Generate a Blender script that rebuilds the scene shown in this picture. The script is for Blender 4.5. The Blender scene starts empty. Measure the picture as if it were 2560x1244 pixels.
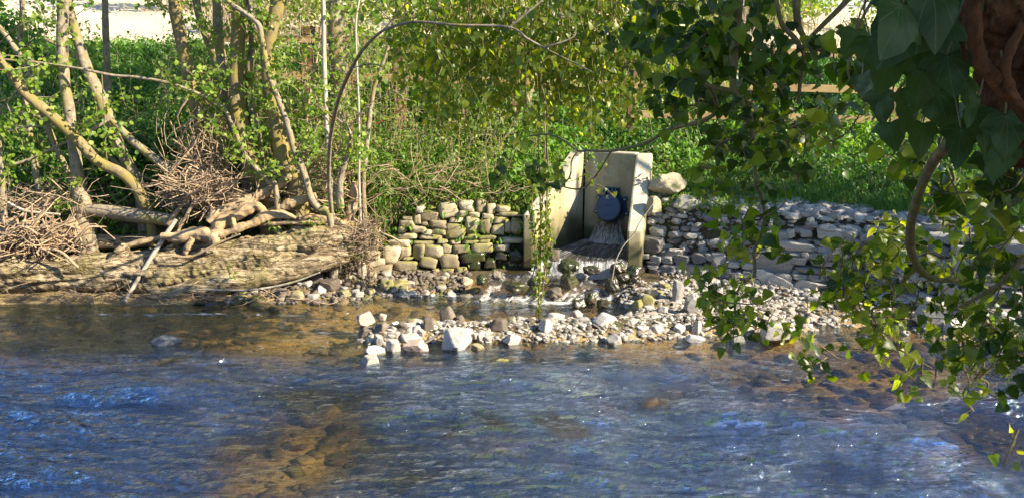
import bpy, bmesh, math, random
import numpy as np
from mathutils import Vector
R = math.radians
rng = np.random.default_rng(7)
random.seed(7)
S = bpy.context.scene

# ------------------------------------------------------------------ camera, sky, sun, exposure
CAMH, PITCH, HFOV = 3.0, R(13.0), R(65.0)
W0, H0 = 2560.0, 1244.0
F = W0 / 2 / math.tan(HFOV / 2)
cam = bpy.data.cameras.new("camera"); cam_o = bpy.data.objects.new("camera", cam)
S.collection.objects.link(cam_o)
cam_o.location = (0, 0, CAMH); cam_o.rotation_euler = (R(90) - PITCH, 0, 0)
cam.sensor_width = 36; cam.lens = 18 / math.tan(HFOV / 2); cam.clip_end = 600; cam.clip_start = 0.05
S.camera = cam_o
SUN_AZ, SUN_EL = R(-21), R(31)        # azimuth measured from +X; negative = towards the viewer's side
wd = bpy.data.worlds.new("World"); S.world = wd; wd.use_nodes = True
nt = wd.node_tree
bg = nt.nodes["Background"]
sky = nt.nodes.new("ShaderNodeTexSky"); sky.sky_type = 'NISHITA'; sky.sun_disc = False
sky.sun_elevation = SUN_EL; sky.sun_rotation = R(90) - SUN_AZ
sky.air_density = 1.0; sky.dust_density = 0.3; sky.ozone_density = 5.0
tintn = nt.nodes.new('ShaderNodeMix'); tintn.data_type = 'RGBA'; tintn.blend_type = 'MULTIPLY'; tintn.inputs[0].default_value = 1.0
tintn.inputs[7].default_value = (1.0, 1.0, 1.06, 1)      # a deep clear spring sky
nt.links.new(sky.outputs[0], tintn.inputs[6]); nt.links.new(tintn.outputs[2], bg.inputs[0]); bg.inputs[1].default_value = 0.095
sun = bpy.data.lights.new("sun", 'SUN'); sun.energy = 5.0; sun.angle = R(0.5); sun.color = (1.0, 0.87, 0.66)
sun_o = bpy.data.objects.new("sun", sun); S.collection.objects.link(sun_o)
sdir = Vector((math.cos(SUN_EL) * math.cos(SUN_AZ), math.cos(SUN_EL) * math.sin(SUN_AZ), math.sin(SUN_EL)))
sun_o.rotation_euler = sdir.to_track_quat('Z', 'Y').to_euler(); sun_o.location = (20, -10, 20)
S.view_settings.view_transform = 'Standard'; S.view_settings.look = 'None'
S.view_settings.exposure = 1.5; S.view_settings.gamma = 1
S.cycles.max_bounces = 6; S.cycles.diffuse_bounces = 3; S.cycles.glossy_bounces = 3
S.cycles.transmission_bounces = 4; S.cycles.transparent_max_bounces = 10
S.cycles.sample_clamp_indirect = 4.0; S.cycles.caustics_reflective = False; S.cycles.caustics_refractive = False

# ------------------------------------------------------------------ pixel helpers (photo pixels, real depth)
cp, sp = math.cos(PITCH), math.sin(PITCH)
def ray(u, v):
    a = (u - W0 / 2) / F; b = (H0 / 2 - v) / F
    return np.array([a, cp + b * sp, -sp + b * cp])
def P(u, v, Y):
    d = ray(u, v); return np.array([0, 0, CAMH]) + d * (Y / d[1])
def G(u, v, z):
    d = ray(u, v); return np.array([0, 0, CAMH]) + d * ((z - CAMH) / d[2])
def mpp(p):                      # metres per photo pixel at point p
    return (p[1] * cp + (CAMH - p[2]) * sp) / F

# ------------------------------------------------------------------ noise
def make_noise(seed, n=10):
    r = np.random.default_rng(seed); K = r.normal(size=(n, 3)); K /= np.linalg.norm(K, axis=1)[:, None]
    K *= r.uniform(0.6, 1.6, (n, 1)); ph = r.uniform(0, 6.28, n)
    def f(p, s=1.0):
        p = np.asarray(p) * s
        q = p + 0.6 * np.sin(p[..., [1, 2, 0]] * 1.3 + ph[:3])
        return np.sin(q @ K.T * 2.2 + ph).sum(-1) / math.sqrt(n / 2.0) * 0.5
    return f
nz = make_noise(1); nz2 = make_noise(2); nz3 = make_noise(3)
def fbm(p, s=1.0, o=4):
    t = 0; a = 1.0
    for i in range(o):
        t = t + a * (nz, nz2, nz3)[i % 3](p, s * 2.03 ** i); a *= 0.5
    return t
def ss(a, b, x):
    t = np.clip((x - a) / (b - a), 0, 1); return t * t * (3 - 2 * t)

# ------------------------------------------------------------------ object helpers
def link(o): S.collection.objects.link(o); return o
def tag(o, label=None, cat=None, group=None, kind=None):
    if label: o['label'] = label
    if cat: o['category'] = cat
    if group: o['group'] = group
    if kind: o['kind'] = kind
    return o
def empty(name, loc, label, cat, group=None):
    o = bpy.data.objects.new(name, None); link(o); o.location = tuple(float(c) for c in loc); o.empty_display_size = 0.1
    return tag(o, label, cat, group)
class MB:
    def __init__(s): s.V = []; s.L = []; s.C = []; s.A = []; s.n = 0
    def add(s, V, Fs, a=0.0):
        V = np.asarray(V, float); Fs = np.asarray(Fs)
        s.V.append(V); s.L.append((Fs + s.n).ravel()); s.C.append(np.full(len(Fs), Fs.shape[1]))
        s.A.append(np.broadcast_to(np.asarray(a, float), (len(V),)).copy()); s.n += len(V)
    def build(s, name, mat, parent=None, smooth=True, extra=None):
        me = bpy.data.meshes.new(name)
        V = np.concatenate(s.V); L = np.concatenate(s.L).astype(np.int32); C = np.concatenate(s.C).astype(np.int32)
        me.vertices.add(len(V)); me.loops.add(len(L)); me.polygons.add(len(C))
        off = parent.matrix_world_loc if False else None
        if parent is not None:
            o0 = root_loc(parent); V = V - o0
        me.vertices.foreach_set('co', V.astype(np.float32).ravel())
        me.loops.foreach_set('vertex_index', L)
        st = np.concatenate([[0], np.cumsum(C)[:-1]]).astype(np.int32)
        me.polygons.foreach_set('loop_start', st)
        try: me.polygons.foreach_set('loop_total', C)
        except Exception: pass
        me.polygons.foreach_set('use_smooth', np.full(len(C), smooth))
        at = me.attributes.new('rnd', 'FLOAT', 'POINT'); at.data.foreach_set('value', np.concatenate(s.A).astype(np.float32))
        if extra:
            for k, a in extra.items():
                at = me.attributes.new(k, 'FLOAT', 'POINT'); at.data.foreach_set('value', np.asarray(a, np.float32).ravel())
        me.update(calc_edges=True); me.validate()
        me.materials.append(mat)
        o = bpy.data.objects.new(name, me); link(o)
        if parent is not None: o.parent = parent
        return o
def root_loc(o):
    t = np.zeros(3)
    while o is not None: t = t + np.array(o.location); o = o.parent
    return t
def center_origin(o):
    me = o.data; n = len(me.vertices); a = np.empty(n * 3, np.float32); me.vertices.foreach_get('co', a); a = a.reshape(-1, 3)
    c = (a.min(0) + a.max(0)) / 2; c[2] = a[:, 2].min(); a -= c; me.vertices.foreach_set('co', a.ravel())
    o.location = tuple(float(x) for x in (np.array(o.location) + c)); me.update(); return o

def grid_faces(nu, nv):
    i = np.arange(nu - 1)[:, None] * nv + np.arange(nv - 1)[None, :]
    return np.stack([i, i + nv, i + nv + 1, i + 1], -1).reshape(-1, 4)

def spline(pts, n):
    pts = np.asarray(pts, float); m = len(pts)
    if m == 2:
        t = np.linspace(0, 1, n)[:, None]; return pts[0] * (1 - t) + pts[1] * t
    q = np.vstack([2 * pts[0] - pts[1], pts, 2 * pts[-1] - pts[-2]])
    T = np.linspace(0, m - 1 - 1e-6, n); i = T.astype(int); t = (T - i)[:, None]
    p0, p1, p2, p3 = q[i], q[i + 1], q[i + 2], q[i + 3]
    return 0.5 * (2 * p1 + (p2 - p0) * t + (2 * p0 - 5 * p1 + 4 * p2 - p3) * t * t + (3 * p1 - p0 - 3 * p2 + p3) * t ** 3)

def tube(mb, pts, rad, sides=8, n=None, bump=0.0, bs=8.0, a=0.0, ridge=0.0, nr=7, cap=True, sq=(1, 1)):
    """tapered tube along a spline; bump = relative radius noise, ridge = lengthwise flutes"""
    pts = np.asarray(pts, float); rad = np.asarray(rad, float)
    if n is None: n = max(4, 4 * len(pts))
    C = spline(pts, n); rr = np.interp(np.linspace(0, 1, n), np.linspace(0, 1, len(rad)), rad)
    T = np.gradient(C, axis=0); T /= np.linalg.norm(T, axis=1)[:, None] + 1e-9
    up = np.array([0.0, 0, 1]) if abs(T[0, 2]) < 0.8 else np.array([0.0, 1, 0])
    N = np.empty_like(T); v = up - T[0] * (up @ T[0]); v /= np.linalg.norm(v)
    for i in range(n):
        v = v - T[i] * (v @ T[i]); v /= np.linalg.norm(v) + 1e-9; N[i] = v
    B = np.cross(T, N)
    th = np.linspace(0, 2 * math.pi, sides, endpoint=False)
    dirs = N[:, None, :] * np.cos(th)[None, :, None] * sq[0] + B[:, None, :] * np.sin(th)[None, :, None] * sq[1]
    r = rr[:, None] * np.ones(sides)[None]
    if ridge:
        s = np.linspace(0, 1, n)[:, None]
        r = r * (1 + ridge * np.sin(nr * th[None] + 6 * s + 2 * np.sin(3 * th[None] + 5 * s)))
    V = C[:, None, :] + dirs * r[..., None]
    if bump:
        V = V + dirs * (rr[:, None, None] * bump * fbm(V, bs, 3)[..., None])
    V = V.reshape(-1, 3)
    i = np.arange(n - 1)[:, None] * sides; j = np.arange(sides)[None]; j2 = (j + 1) % sides
    Fq = np.stack([i + j, i + j2, i + sides + j2, i + sides + j], -1).reshape(-1, 4)
    mb.add(V, Fq, a)
    if cap:
        for k in (0, n - 1):
            ring = V[k * sides:(k + 1) * sides]; c = ring.mean(0)
            VV = np.vstack([ring, c]); f = np.stack([np.arange(sides), (np.arange(sides) + 1) % sides, np.full(sides, sides)], -1)
            if k == 0: f = f[:, ::-1]
            mb.add(VV, f, a)
    return C

_ico = {}
def ico(s):
    if s not in _ico:
        bm = bmesh.new(); bmesh.ops.create_icosphere(bm, subdivisions=s, radius=1)
        V = np.array([v.co[:] for v in bm.verts]); Fs = np.array([[v.index for v in f.verts] for f in bm.faces]); bm.free()
        _ico[s] = (V / np.linalg.norm(V, axis=1)[:, None], Fs)
    return _ico[s]
def stone_shape(size, seed, p=14, sub=3, extra=7, rough=0.03, yaw=0.0):
    """rounded polyhedron with half-sizes `size`"""
    r = np.random.default_rng(seed); D, Fs = ico(sub)
    n = [[1, 0, 0], [-1, 0, 0], [0, 1, 0], [0, -1, 0], [0, 0, 1], [0, 0, -1]]
    n = np.array(n, float) + r.normal(0, 0.13, (6, 3))
    if yaw: n = n @ rotz(r.uniform(-yaw, yaw)).T @ roty(r.normal(0, yaw * 0.4)).T @ rotx(r.normal(0, yaw * 0.3)).T
    h = r.uniform(0.86, 1.0, 6)
    e = r.normal(size=(extra, 3)); n = np.vstack([n, e]); n /= np.linalg.norm(n, axis=1)[:, None]
    h = np.concatenate([h, r.uniform(0.98, 1.28, extra)])
    q = np.clip(D @ n.T, 0, None) / h
    rad = (q ** p).sum(1) ** (-1.0 / p)
    V = D * rad[:, None]; V = V / np.abs(V).max(0)
    V = V * (1 + rough * fbm(V + seed % 97, 3.0, 3)[:, None])
    return V * np.asarray(size, float), Fs
def rotz(a):
    c, s = math.cos(a), math.sin(a); return np.array([[c, -s, 0], [s, c, 0], [0, 0, 1.0]])
def rotx(a):
    c, s = math.cos(a), math.sin(a); return np.array([[1, 0, 0], [0, c, -s], [0, s, c]])
def roty(a):
    c, s = math.cos(a), math.sin(a); return np.array([[c, 0, s], [0, 1, 0], [-s, 0, c]])

# ------------------------------------------------------------------ leaves
def outline_leaf(pts, fold=0.12, curl=0.15):
    """outline of the right half (x>=0, y from 0 at the base to 1 at the tip), mirrored; midrib kept for the fold"""
    pts = np.array(pts, float); m = len(pts)
    ys = pts[:, 1]
    mid = np.stack([np.zeros(m), ys], 1)
    def z(x, y): return fold * np.abs(x) - curl * y * y
    V = [(x, y, z(x, y)) for x, y in pts] + [(-x, y, z(x, y)) for x, y in pts] + [(0, y, z(0, y)) for y in ys]
    Fs = []
    for i in range(m - 1):
        Fs.append([2 * m + i, i, i + 1, 2 * m + i + 1]); Fs.append([m + i, 2 * m + i, 2 * m + i + 1, m + i + 1])
    return np.array(V), np.array(Fs)
IVY = outline_leaf([(0.0, 0.0), (0.20, -0.10), (0.40, -0.06), (0.52, 0.12), (0.40, 0.26), (0.33, 0.36), (0.36, 0.48), (0.24, 0.66), (0.11, 0.86), (0.0, 1.0)], 0.16, 0.22)
IVY_H = outline_leaf([(0.0, 0.0), (0.16, -0.07), (0.34, -0.02), (0.42, 0.14), (0.38, 0.34), (0.29, 0.55), (0.16, 0.78), (0.0, 1.0)], 0.18, 0.25)
ROUND = outline_leaf([(0.0, 0.0), (0.24, 0.06), (0.40, 0.30), (0.38, 0.60), (0.2, 0.86), (0.0, 1.0)], 0.15, 0.2)
OVAL = outline_leaf([(0.0, 0.0), (0.24, 0.2), (0.27, 0.45), (0.13, 0.8), (0.0, 1.0)], 0.25, 0.35)
LANCE = outline_leaf([(0.0, 0.0), (0.16, 0.3), (0.10, 0.7), (0.0, 1.0)], 0.3, 0.5)
def leaves(mb, tmpl, pos, nrm, tip, size, a=None):
    """pos: base points; nrm: facing; tip: approximate direction of the tip"""
    V, Fs = tmpl; N = len(pos)
    if N == 0: return
    nrm = nrm / (np.linalg.norm(nrm, axis=1)[:, None] + 1e-9)
    t = tip - nrm * (tip * nrm).sum(1)[:, None]; t /= np.linalg.norm(t, axis=1)[:, None] + 1e-9
    x = np.cross(t, nrm)
    M = np.stack([x, t, nrm], 1)                      # rows: local axes
    size = np.broadcast_to(np.asarray(size, float), (N,))
    wid = rng.uniform(0.85, 1.15, N)
    VV = V[None] * np.stack([wid, np.ones(N), rng.uniform(0.4, 1.8, N)], 1)[:, None, :]
    Q = np.einsum('nvi,nij->nvj', VV, M) * size[:, None, None] + pos[:, None, :]
    FF = (Fs[None] + (np.arange(N) * len(V))[:, None, None]).reshape(-1, Fs.shape[1])
    if a is None: a = rng.uniform(0, 1, N)
    mb.add(Q.reshape(-1, 3), FF, np.repeat(a, len(V)))
def rand_dirs(n): v = rng.normal(size=(n, 3)); return v / np.linalg.norm(v, axis=1)[:, None]

# ------------------------------------------------------------------ materials
def mat(name):
    m = bpy.data.materials.new(name); m.use_nodes = True; t = m.node_tree; t.nodes.clear()
    out = t.nodes.new('ShaderNodeOutputMaterial'); return m, t, out
def N(t, kind, **kw):
    n = t.nodes.new('ShaderNode' + kind)
    for k, v in kw.items():
        if k.startswith('i_'):
            key = k[2:]; key = int(key) if key.isdigit() else key.replace('_', ' ')
            n.inputs[key].default_value = v
        else: setattr(n, k, v)
    return n
def ramp(t, fac, stops, interp='LINEAR'):
    r = t.nodes.new('ShaderNodeValToRGB'); r.color_ramp.interpolation = interp
    e = r.color_ramp.elements
    while len(e) > 1: e.remove(e[-1])
    e[0].position = stops[0][0]; e[0].color = (*stops[0][1], 1)
    for p, c in stops[1:]:
        q = e.new(p); q.color = (*c, 1)
    t.links.new(fac, r.inputs[0]); return r.outputs[0]
def mixc(t, fac, a, b, mode='MIX'):
    m = t.nodes.new('ShaderNodeMix'); m.data_type = 'RGBA'; m.blend_type = mode
    for s, v in ((m.inputs[0], fac), (m.inputs[6], a), (m.inputs[7], b)):
        if hasattr(v, 'is_output') or isinstance(v, bpy.types.NodeSocket): t.links.new(v, s)
        elif isinstance(v, (int, float)): s.default_value = v
        else: s.default_value = (*v, 1)
    return m.outputs[2]
def noise(t, scale, detail=6, rough=0.6, vec=None, dist=0.0):
    n = N(t, 'TexNoise'); n.inputs['Scale'].default_value = scale; n.inputs['Detail'].default_value = detail
    n.inputs['Roughness'].default_value = rough; n.inputs['Distortion'].default_value = dist
    if vec is not None: t.links.new(vec, n.inputs['Vector'])
    return n
def coords(t, scale=(1, 1, 1), obj=True, rot=(0, 0, 0)):
    c = N(t, 'TexCoord') if obj else N(t, 'NewGeometry')
    m = N(t, 'Mapping'); m.inputs['Scale'].default_value = scale; m.inputs['Rotation'].default_value = rot
    t.links.new(c.outputs['Object' if obj else 'Position'], m.inputs['Vector']); return m.outputs[0]
def math_(t, op, a, b=None, clamp=False):
    m = N(t, 'Math', operation=op, use_clamp=clamp)
    for s, v in ((m.inputs[0], a), (m.inputs[1], b)):
        if v is None: continue
        if isinstance(v, (int, float)): s.default_value = v
        else: t.links.new(v, s)
    return m.outputs[0]
def mrange(t, v, a, b, c=0.0, d=1.0, smooth=True):
    m = N(t, 'MapRange'); m.interpolation_type = 'SMOOTHSTEP' if smooth else 'LINEAR'
    t.links.new(v, m.inputs[0]); m.inputs[1].default_value = a; m.inputs[2].default_value = b
    m.inputs[3].default_value = c; m.inputs[4].default_value = d; return m.outputs[0]
def bump(t, h, strength=0.5, dist=0.02, nrm=None):
    b = N(t, 'Bump'); b.inputs['Strength'].default_value = strength; b.inputs['Distance'].default_value = dist
    t.links.new(h, b.inputs['Height'])
    if nrm is not None: t.links.new(nrm, b.inputs['Normal'])
    return b.outputs[0]
def attr(t, name='rnd'): return N(t, 'Attribute', attribute_name=name).outputs['Fac']
def schlick(t, nrm, f0):
    """reflectance that is the same seen from above and below the water"""
    g_ = N(t, 'NewGeometry'); d_ = N(t, 'VectorMath', operation='DOT_PRODUCT'); t.links.new(g_.outputs['Incoming'], d_.inputs[0]); t.links.new(nrm, d_.inputs[1])
    c_ = math_(t, 'ABSOLUTE', d_.outputs['Value']); p_ = math_(t, 'POWER', math_(t, 'SUBTRACT', 1.0, c_, True), 5.0)
    return math_(t, 'ADD', math_(t, 'MULTIPLY', p_, 1 - f0), f0, True)
def objrnd(t): return N(t, 'ObjectInfo').outputs['Random']
def principled(t, out, col, rough=0.8, nrm=None, spec=0.5, **kw):
    p = N(t, 'BsdfPrincipled')
    if isinstance(col, bpy.types.NodeSocket): t.links.new(col, p.inputs['Base Color'])
    else: p.inputs['Base Color'].default_value = (*col, 1)
    if isinstance(rough, bpy.types.NodeSocket): t.links.new(rough, p.inputs['Roughness'])
    else: p.inputs['Roughness'].default_value = rough
    p.inputs['Specular IOR Level'].default_value = spec
    if nrm is not None: t.links.new(nrm, p.inputs['Normal'])
    if out is not None: t.links.new(p.outputs[0], out.inputs[0])
    return p

def leaf_mat(name, stops, trans=0.4, tcol=None, rough=0.45, spec=0.5, veins=False, tmul=(1.6, 1.7, 0.5)):
    m, t, out = mat(name)
    a = attr(t); c = ramp(t, a, stops)
    n1 = noise(t, 25, 2, vec=coords(t)); c = mixc(t, mrange(t, n1.outputs[0], 0.35, 0.7, 0, 0.3), c, (stops[0][1][0] * 0.7, stops[0][1][1] * 0.7, stops[0][1][2] * 0.7))
    p = principled(t, None, c, rough, spec=spec)
    tr = N(t, 'BsdfTranslucent'); tc = mixc(t, 1.0, c, tmul, 'MULTIPLY'); t.links.new(tc, tr.inputs[0])
    mx = N(t, 'MixShader'); mx.inputs[0].default_value = trans
    t.links.new(p.outputs[0], mx.inputs[1]); t.links.new(tr.outputs[0], mx.inputs[2]); t.links.new(mx.outputs[0], out.inputs[0])
    return m
M = {}
M['ivy'] = leaf_mat('ivy_leaf', [(0, (0.018, 0.042, 0.006)), (0.5, (0.045, 0.09, 0.010)), (0.85, (0.10, 0.15, 0.015)), (1, (0.18, 0.2, 0.02))], 0.5, rough=0.38, spec=0.4, tmul=(3.8, 3.4, 0.7))
M['ivy_sunlit'] = leaf_mat('ivy_sunlit_leaf', [(0, (0.04, 0.09, 0.012)), (0.5, (0.11, 0.17, 0.02)), (1, (0.24, 0.27, 0.04))], 0.55, rough=0.4, tmul=(4.2, 3.6, 0.6))  # sunlit copy of the ivy: brighter, yellower leaf colour stands for sun
M['spring'] = leaf_mat('spring_leaf', [(0, (0.08, 0.17, 0.02)), (0.6, (0.18, 0.29, 0.03)), (1, (0.32, 0.40, 0.06))], 0.5, rough=0.5, tmul=(2.2, 2.1, 0.6))
M['herb'] = leaf_mat('herb_leaf', [(0, (0.03, 0.085, 0.012)), (0.35, (0.075, 0.18, 0.02)), (0.75, (0.16, 0.30, 0.03)), (1, (0.27, 0.36, 0.05))], 0.42, rough=0.5, tmul=(2.0, 2.2, 0.6))
M['grassblade'] = leaf_mat('grass_blade', [(0, (0.07, 0.17, 0.025)), (0.6, (0.13, 0.26, 0.035)), (0.85, (0.25, 0.3, 0.07)), (1, (0.42, 0.36, 0.2))], 0.35, rough=0.5, tmul=(1.6, 1.8, 0.6))
M['hedge'] = leaf_mat('hedge_leaf', [(0, (0.08, 0.14, 0.03)), (0.5, (0.2, 0.26, 0.05)), (1, (0.42, 0.42, 0.12))], 0.5, rough=0.6, tmul=(1.6, 1.6, 0.6))
M['dry'] = leaf_mat('dry_stalk', [(0, (0.25, 0.17, 0.1)), (0.6, (0.42, 0.32, 0.2)), (1, (0.6, 0.5, 0.36))], 0.2, rough=0.8, tmul=(1, 1, 1))

def bark_mat(name, dark, light, moss, mossamt, scale=14, stretch=(1, 1, 0.35), blotch=0.5, bstr=0.7, bd=0.012):
    m, t, out = mat(name)
    v = coords(t, stretch); n1 = noise(t, scale, 8, 0.65, v, 0.4); n2 = noise(t, 3.3, 4, 0.6, coords(t)); n3 = noise(t, 60, 3, 0.6, v)
    c = ramp(t, n1.outputs[0], [(0.25, dark), (0.5, tuple((a + b) / 2 for a, b in zip(dark, light))), (0.72, light)])
    c = mixc(t, mrange(t, n3.outputs[0], 0.5, 0.75, 0, 0.4), c, tuple(min(1, x * 1.5) for x in light))
    mm = mrange(t, n2.outputs[0], 0.62 - mossamt * 0.4, 0.75 - mossamt * 0.3, 0, 0.85)
    c = mixc(t, mm, c, moss)
    h = math_(t, 'ADD', n1.outputs[0], math_(t, 'MULTIPLY', n3.outputs[0], 0.35))
    principled(t, out, c, 0.9, bump(t, h, bstr, bd), 0.25)
    return m
M['bark_grey'] = bark_mat('bark_grey', (0.07, 0.055, 0.035), (0.40, 0.335, 0.24), (0.24, 0.20, 0.06), 0.35, scale=17, stretch=(1, 1, 0.55))
M['bark_yellow'] = bark_mat('bark_mossy', (0.08, 0.06, 0.03), (0.32, 0.25, 0.13), (0.24, 0.19, 0.05), 0.5)
M['bark_pale'] = bark_mat('bark_pale', (0.22, 0.18, 0.13), (0.52, 0.46, 0.37), (0.25, 0.25, 0.1), 0.1, scale=20)
M['bark_red'] = bark_mat('bark_red', (0.018, 0.008, 0.004), (0.34, 0.135, 0.05), (0.13, 0.055, 0.022), 0.5, scale=34, stretch=(1, 1, 0.45), bstr=1.0, bd=0.035)
M['vine'] = bark_mat('vine_bark', (0.10, 0.075, 0.035), (0.27, 0.21, 0.10), (0.17, 0.18, 0.05), 0.3, scale=60)
M['twig'] = bark_mat('twig_bark', (0.16, 0.10, 0.055), (0.52, 0.39, 0.26), (0.3, 0.24, 0.14), 0.2, scale=60)
M['driftwood'] = bark_mat('driftwood', (0.15, 0.095, 0.05), (0.50, 0.38, 0.23), (0.42, 0.29, 0.14), 0.35, scale=24, stretch=(0.3, 1, 1))
M['log'] = bark_mat('rotten_log', (0.045, 0.03, 0.016), (0.46, 0.34, 0.19), (0.24, 0.19, 0.06), 0.38, scale=12, stretch=(0.35, 1, 1.2), bstr=1.0, bd=0.04)
m, t, out = mat('rotten_log')
v1 = coords(t, (0.18, 1, 1.1)); n1 = noise(t, 14, 8, 0.7, v1, 0.6); n2 = noise(t, 2.6, 6, 0.7, coords(t)); n3 = noise(t, 5.0, 5, 0.6, coords(t, (0.25, 1.4, 1.6)), 1.5); n4 = noise(t, 55, 4, 0.7, coords(t))
c = ramp(t, n1.outputs[0], [(0.30, (0.12, 0.08, 0.045)), (0.46, (0.38, 0.29, 0.17)), (0.64, (0.62, 0.50, 0.33))])
c = mixc(t, mrange(t, n2.outputs[0], 0.47, 0.62, 0, 0.6), c, (0.24, 0.21, 0.07))
crk = math_(t, 'ABSOLUTE', math_(t, 'SUBTRACT', n3.outputs[0], 0.5)); c = mixc(t, mrange(t, crk, 0.0, 0.022, 0.9, 0), c, (0.02, 0.014, 0.008))
c = mixc(t, mrange(t, n4.outputs[0], 0.52, 0.7, 0, 0.45), c, (0.05, 0.035, 0.02))
h = math_(t, 'ADD', math_(t, 'MULTIPLY', n1.outputs[0], 0.7), math_(t, 'ADD', math_(t, 'MULTIPLY', mrange(t, crk, 0.0, 0.05, 0, 1), 0.6), math_(t, 'MULTIPLY', n4.outputs[0], 0.35)))
principled(t, out, c, 0.92, bump(t, h, 1.0, 0.05), 0.2); M['log'] = m
M['fencewood'] = bark_mat('fence_wood', (0.26, 0.17, 0.08), (0.45, 0.31, 0.15), (0.3, 0.24, 0.1), 0.15, scale=18, stretch=(0.1, 1, 1), bstr=0.3, bd=0.004)
M['postwood'] = bark_mat('post_wood', (0.10, 0.055, 0.03), (0.24, 0.14, 0.08), (0.16, 0.12, 0.06), 0.2, scale=18, stretch=(1, 1, 0.15), bstr=0.4, bd=0.006)

def stone_mat(name, stops, moss=0.0, mosscol=(0.11, 0.12, 0.02), wet=False, scale=5, strat=1.0, rough=0.88, tint=0.2):
    m, t, out = mat(name)
    v = coords(t, (1, 1, strat)); n1 = noise(t, scale, 8, 0.65, v, 0.3); n2 = noise(t, 45, 4, 0.6, v); n3 = noise(t, 2.4, 5, 0.65, coords(t, obj=False))
    a = math_(t, 'ADD', math_(t, 'MULTIPLY', attr(t), 0.8), math_(t, 'MULTIPLY', math_(t, 'SUBTRACT', n1.outputs[0], 0.4), 0.8), True)
    c = ramp(t, a, stops)
    c = mixc(t, mrange(t, n2.outputs[0], 0.35, 0.7, 0, 0.35), c, (0.05, 0.045, 0.04))
    if moss:
        geo = N(t, 'NewGeometry'); sx = N(t, 'SeparateXYZ'); t.links.new(geo.outputs['Normal'], sx.inputs[0])
        mk = math_(t, 'ADD', n3.outputs[0], math_(t, 'MULTIPLY', sx.outputs[2], 0.10))
        c = mixc(t, mrange(t, mk, 0.66 - 0.3 * moss, 0.74 - 0.25 * moss, 0, 0.8), c, mosscol)
    h = math_(t, 'ADD', n1.outputs[0], math_(t, 'MULTIPLY', n2.outputs[0], 0.3))
    principled(t, out, c, 0.25 if wet else rough, bump(t, h, 0.7, 0.015), 0.6 if wet else 0.3)
    return m
M['stone_warm'] = stone_mat('sandstone', [(0, (0.20, 0.16, 0.10)), (0.35, (0.34, 0.28, 0.17)), (0.7, (0.46, 0.39, 0.25)), (1, (0.60, 0.52, 0.38))], 0.45, (0.22, 0.21, 0.055))
M['stone_grey'] = stone_mat('grey_slate', [(0, (0.15, 0.14, 0.125)), (0.35, (0.27, 0.255, 0.23)), (0.7, (0.39, 0.37, 0.33)), (1, (0.50, 0.45, 0.36))], 0.0, strat=3.0)
M['stone_pale'] = stone_mat('pale_rock', [(0, (0.30, 0.25, 0.20)), (0.35, (0.45, 0.40, 0.34)), (0.7, (0.56, 0.53, 0.48)), (1, (0.68, 0.65, 0.60))], 0.0, strat=2.0)
M['stone_pink'] = stone_mat('pink_rock', [(0, (0.30, 0.17, 0.12)), (0.4, (0.46, 0.33, 0.26)), (1, (0.6, 0.5, 0.42))], 0.0, strat=2.0)
M['stone_dark'] = stone_mat('dark_rock', [(0, (0.07, 0.055, 0.04)), (0.5, (0.16, 0.13, 0.10)), (1, (0.28, 0.24, 0.19))], 0.1)
M['stone_moss'] = stone_mat('mossy_wet_rock', [(0, (0.02, 0.018, 0.012)), (0.5, (0.06, 0.05, 0.03)), (1, (0.14, 0.11, 0.06))], 0.55, (0.035, 0.045, 0.009), wet=True)
M['pebble'] = stone_mat('pebbles', [(0, (0.08, 0.065, 0.05)), (0.3, (0.24, 0.21, 0.17)), (0.6, (0.44, 0.40, 0.34)), (0.85, (0.64, 0.60, 0.53)), (1, (0.40, 0.25, 0.16))], 0.0)
M['cobble_wet'] = stone_mat('riverbed_cobble', [(0, (0.04, 0.028, 0.014)), (0.4, (0.12, 0.08, 0.04)), (0.75, (0.25, 0.17, 0.09)), (0.93, (0.36, 0.26, 0.15)), (1, (0.5, 0.24, 0.13))], 0.2, (0.12, 0.11, 0.02))

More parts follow.
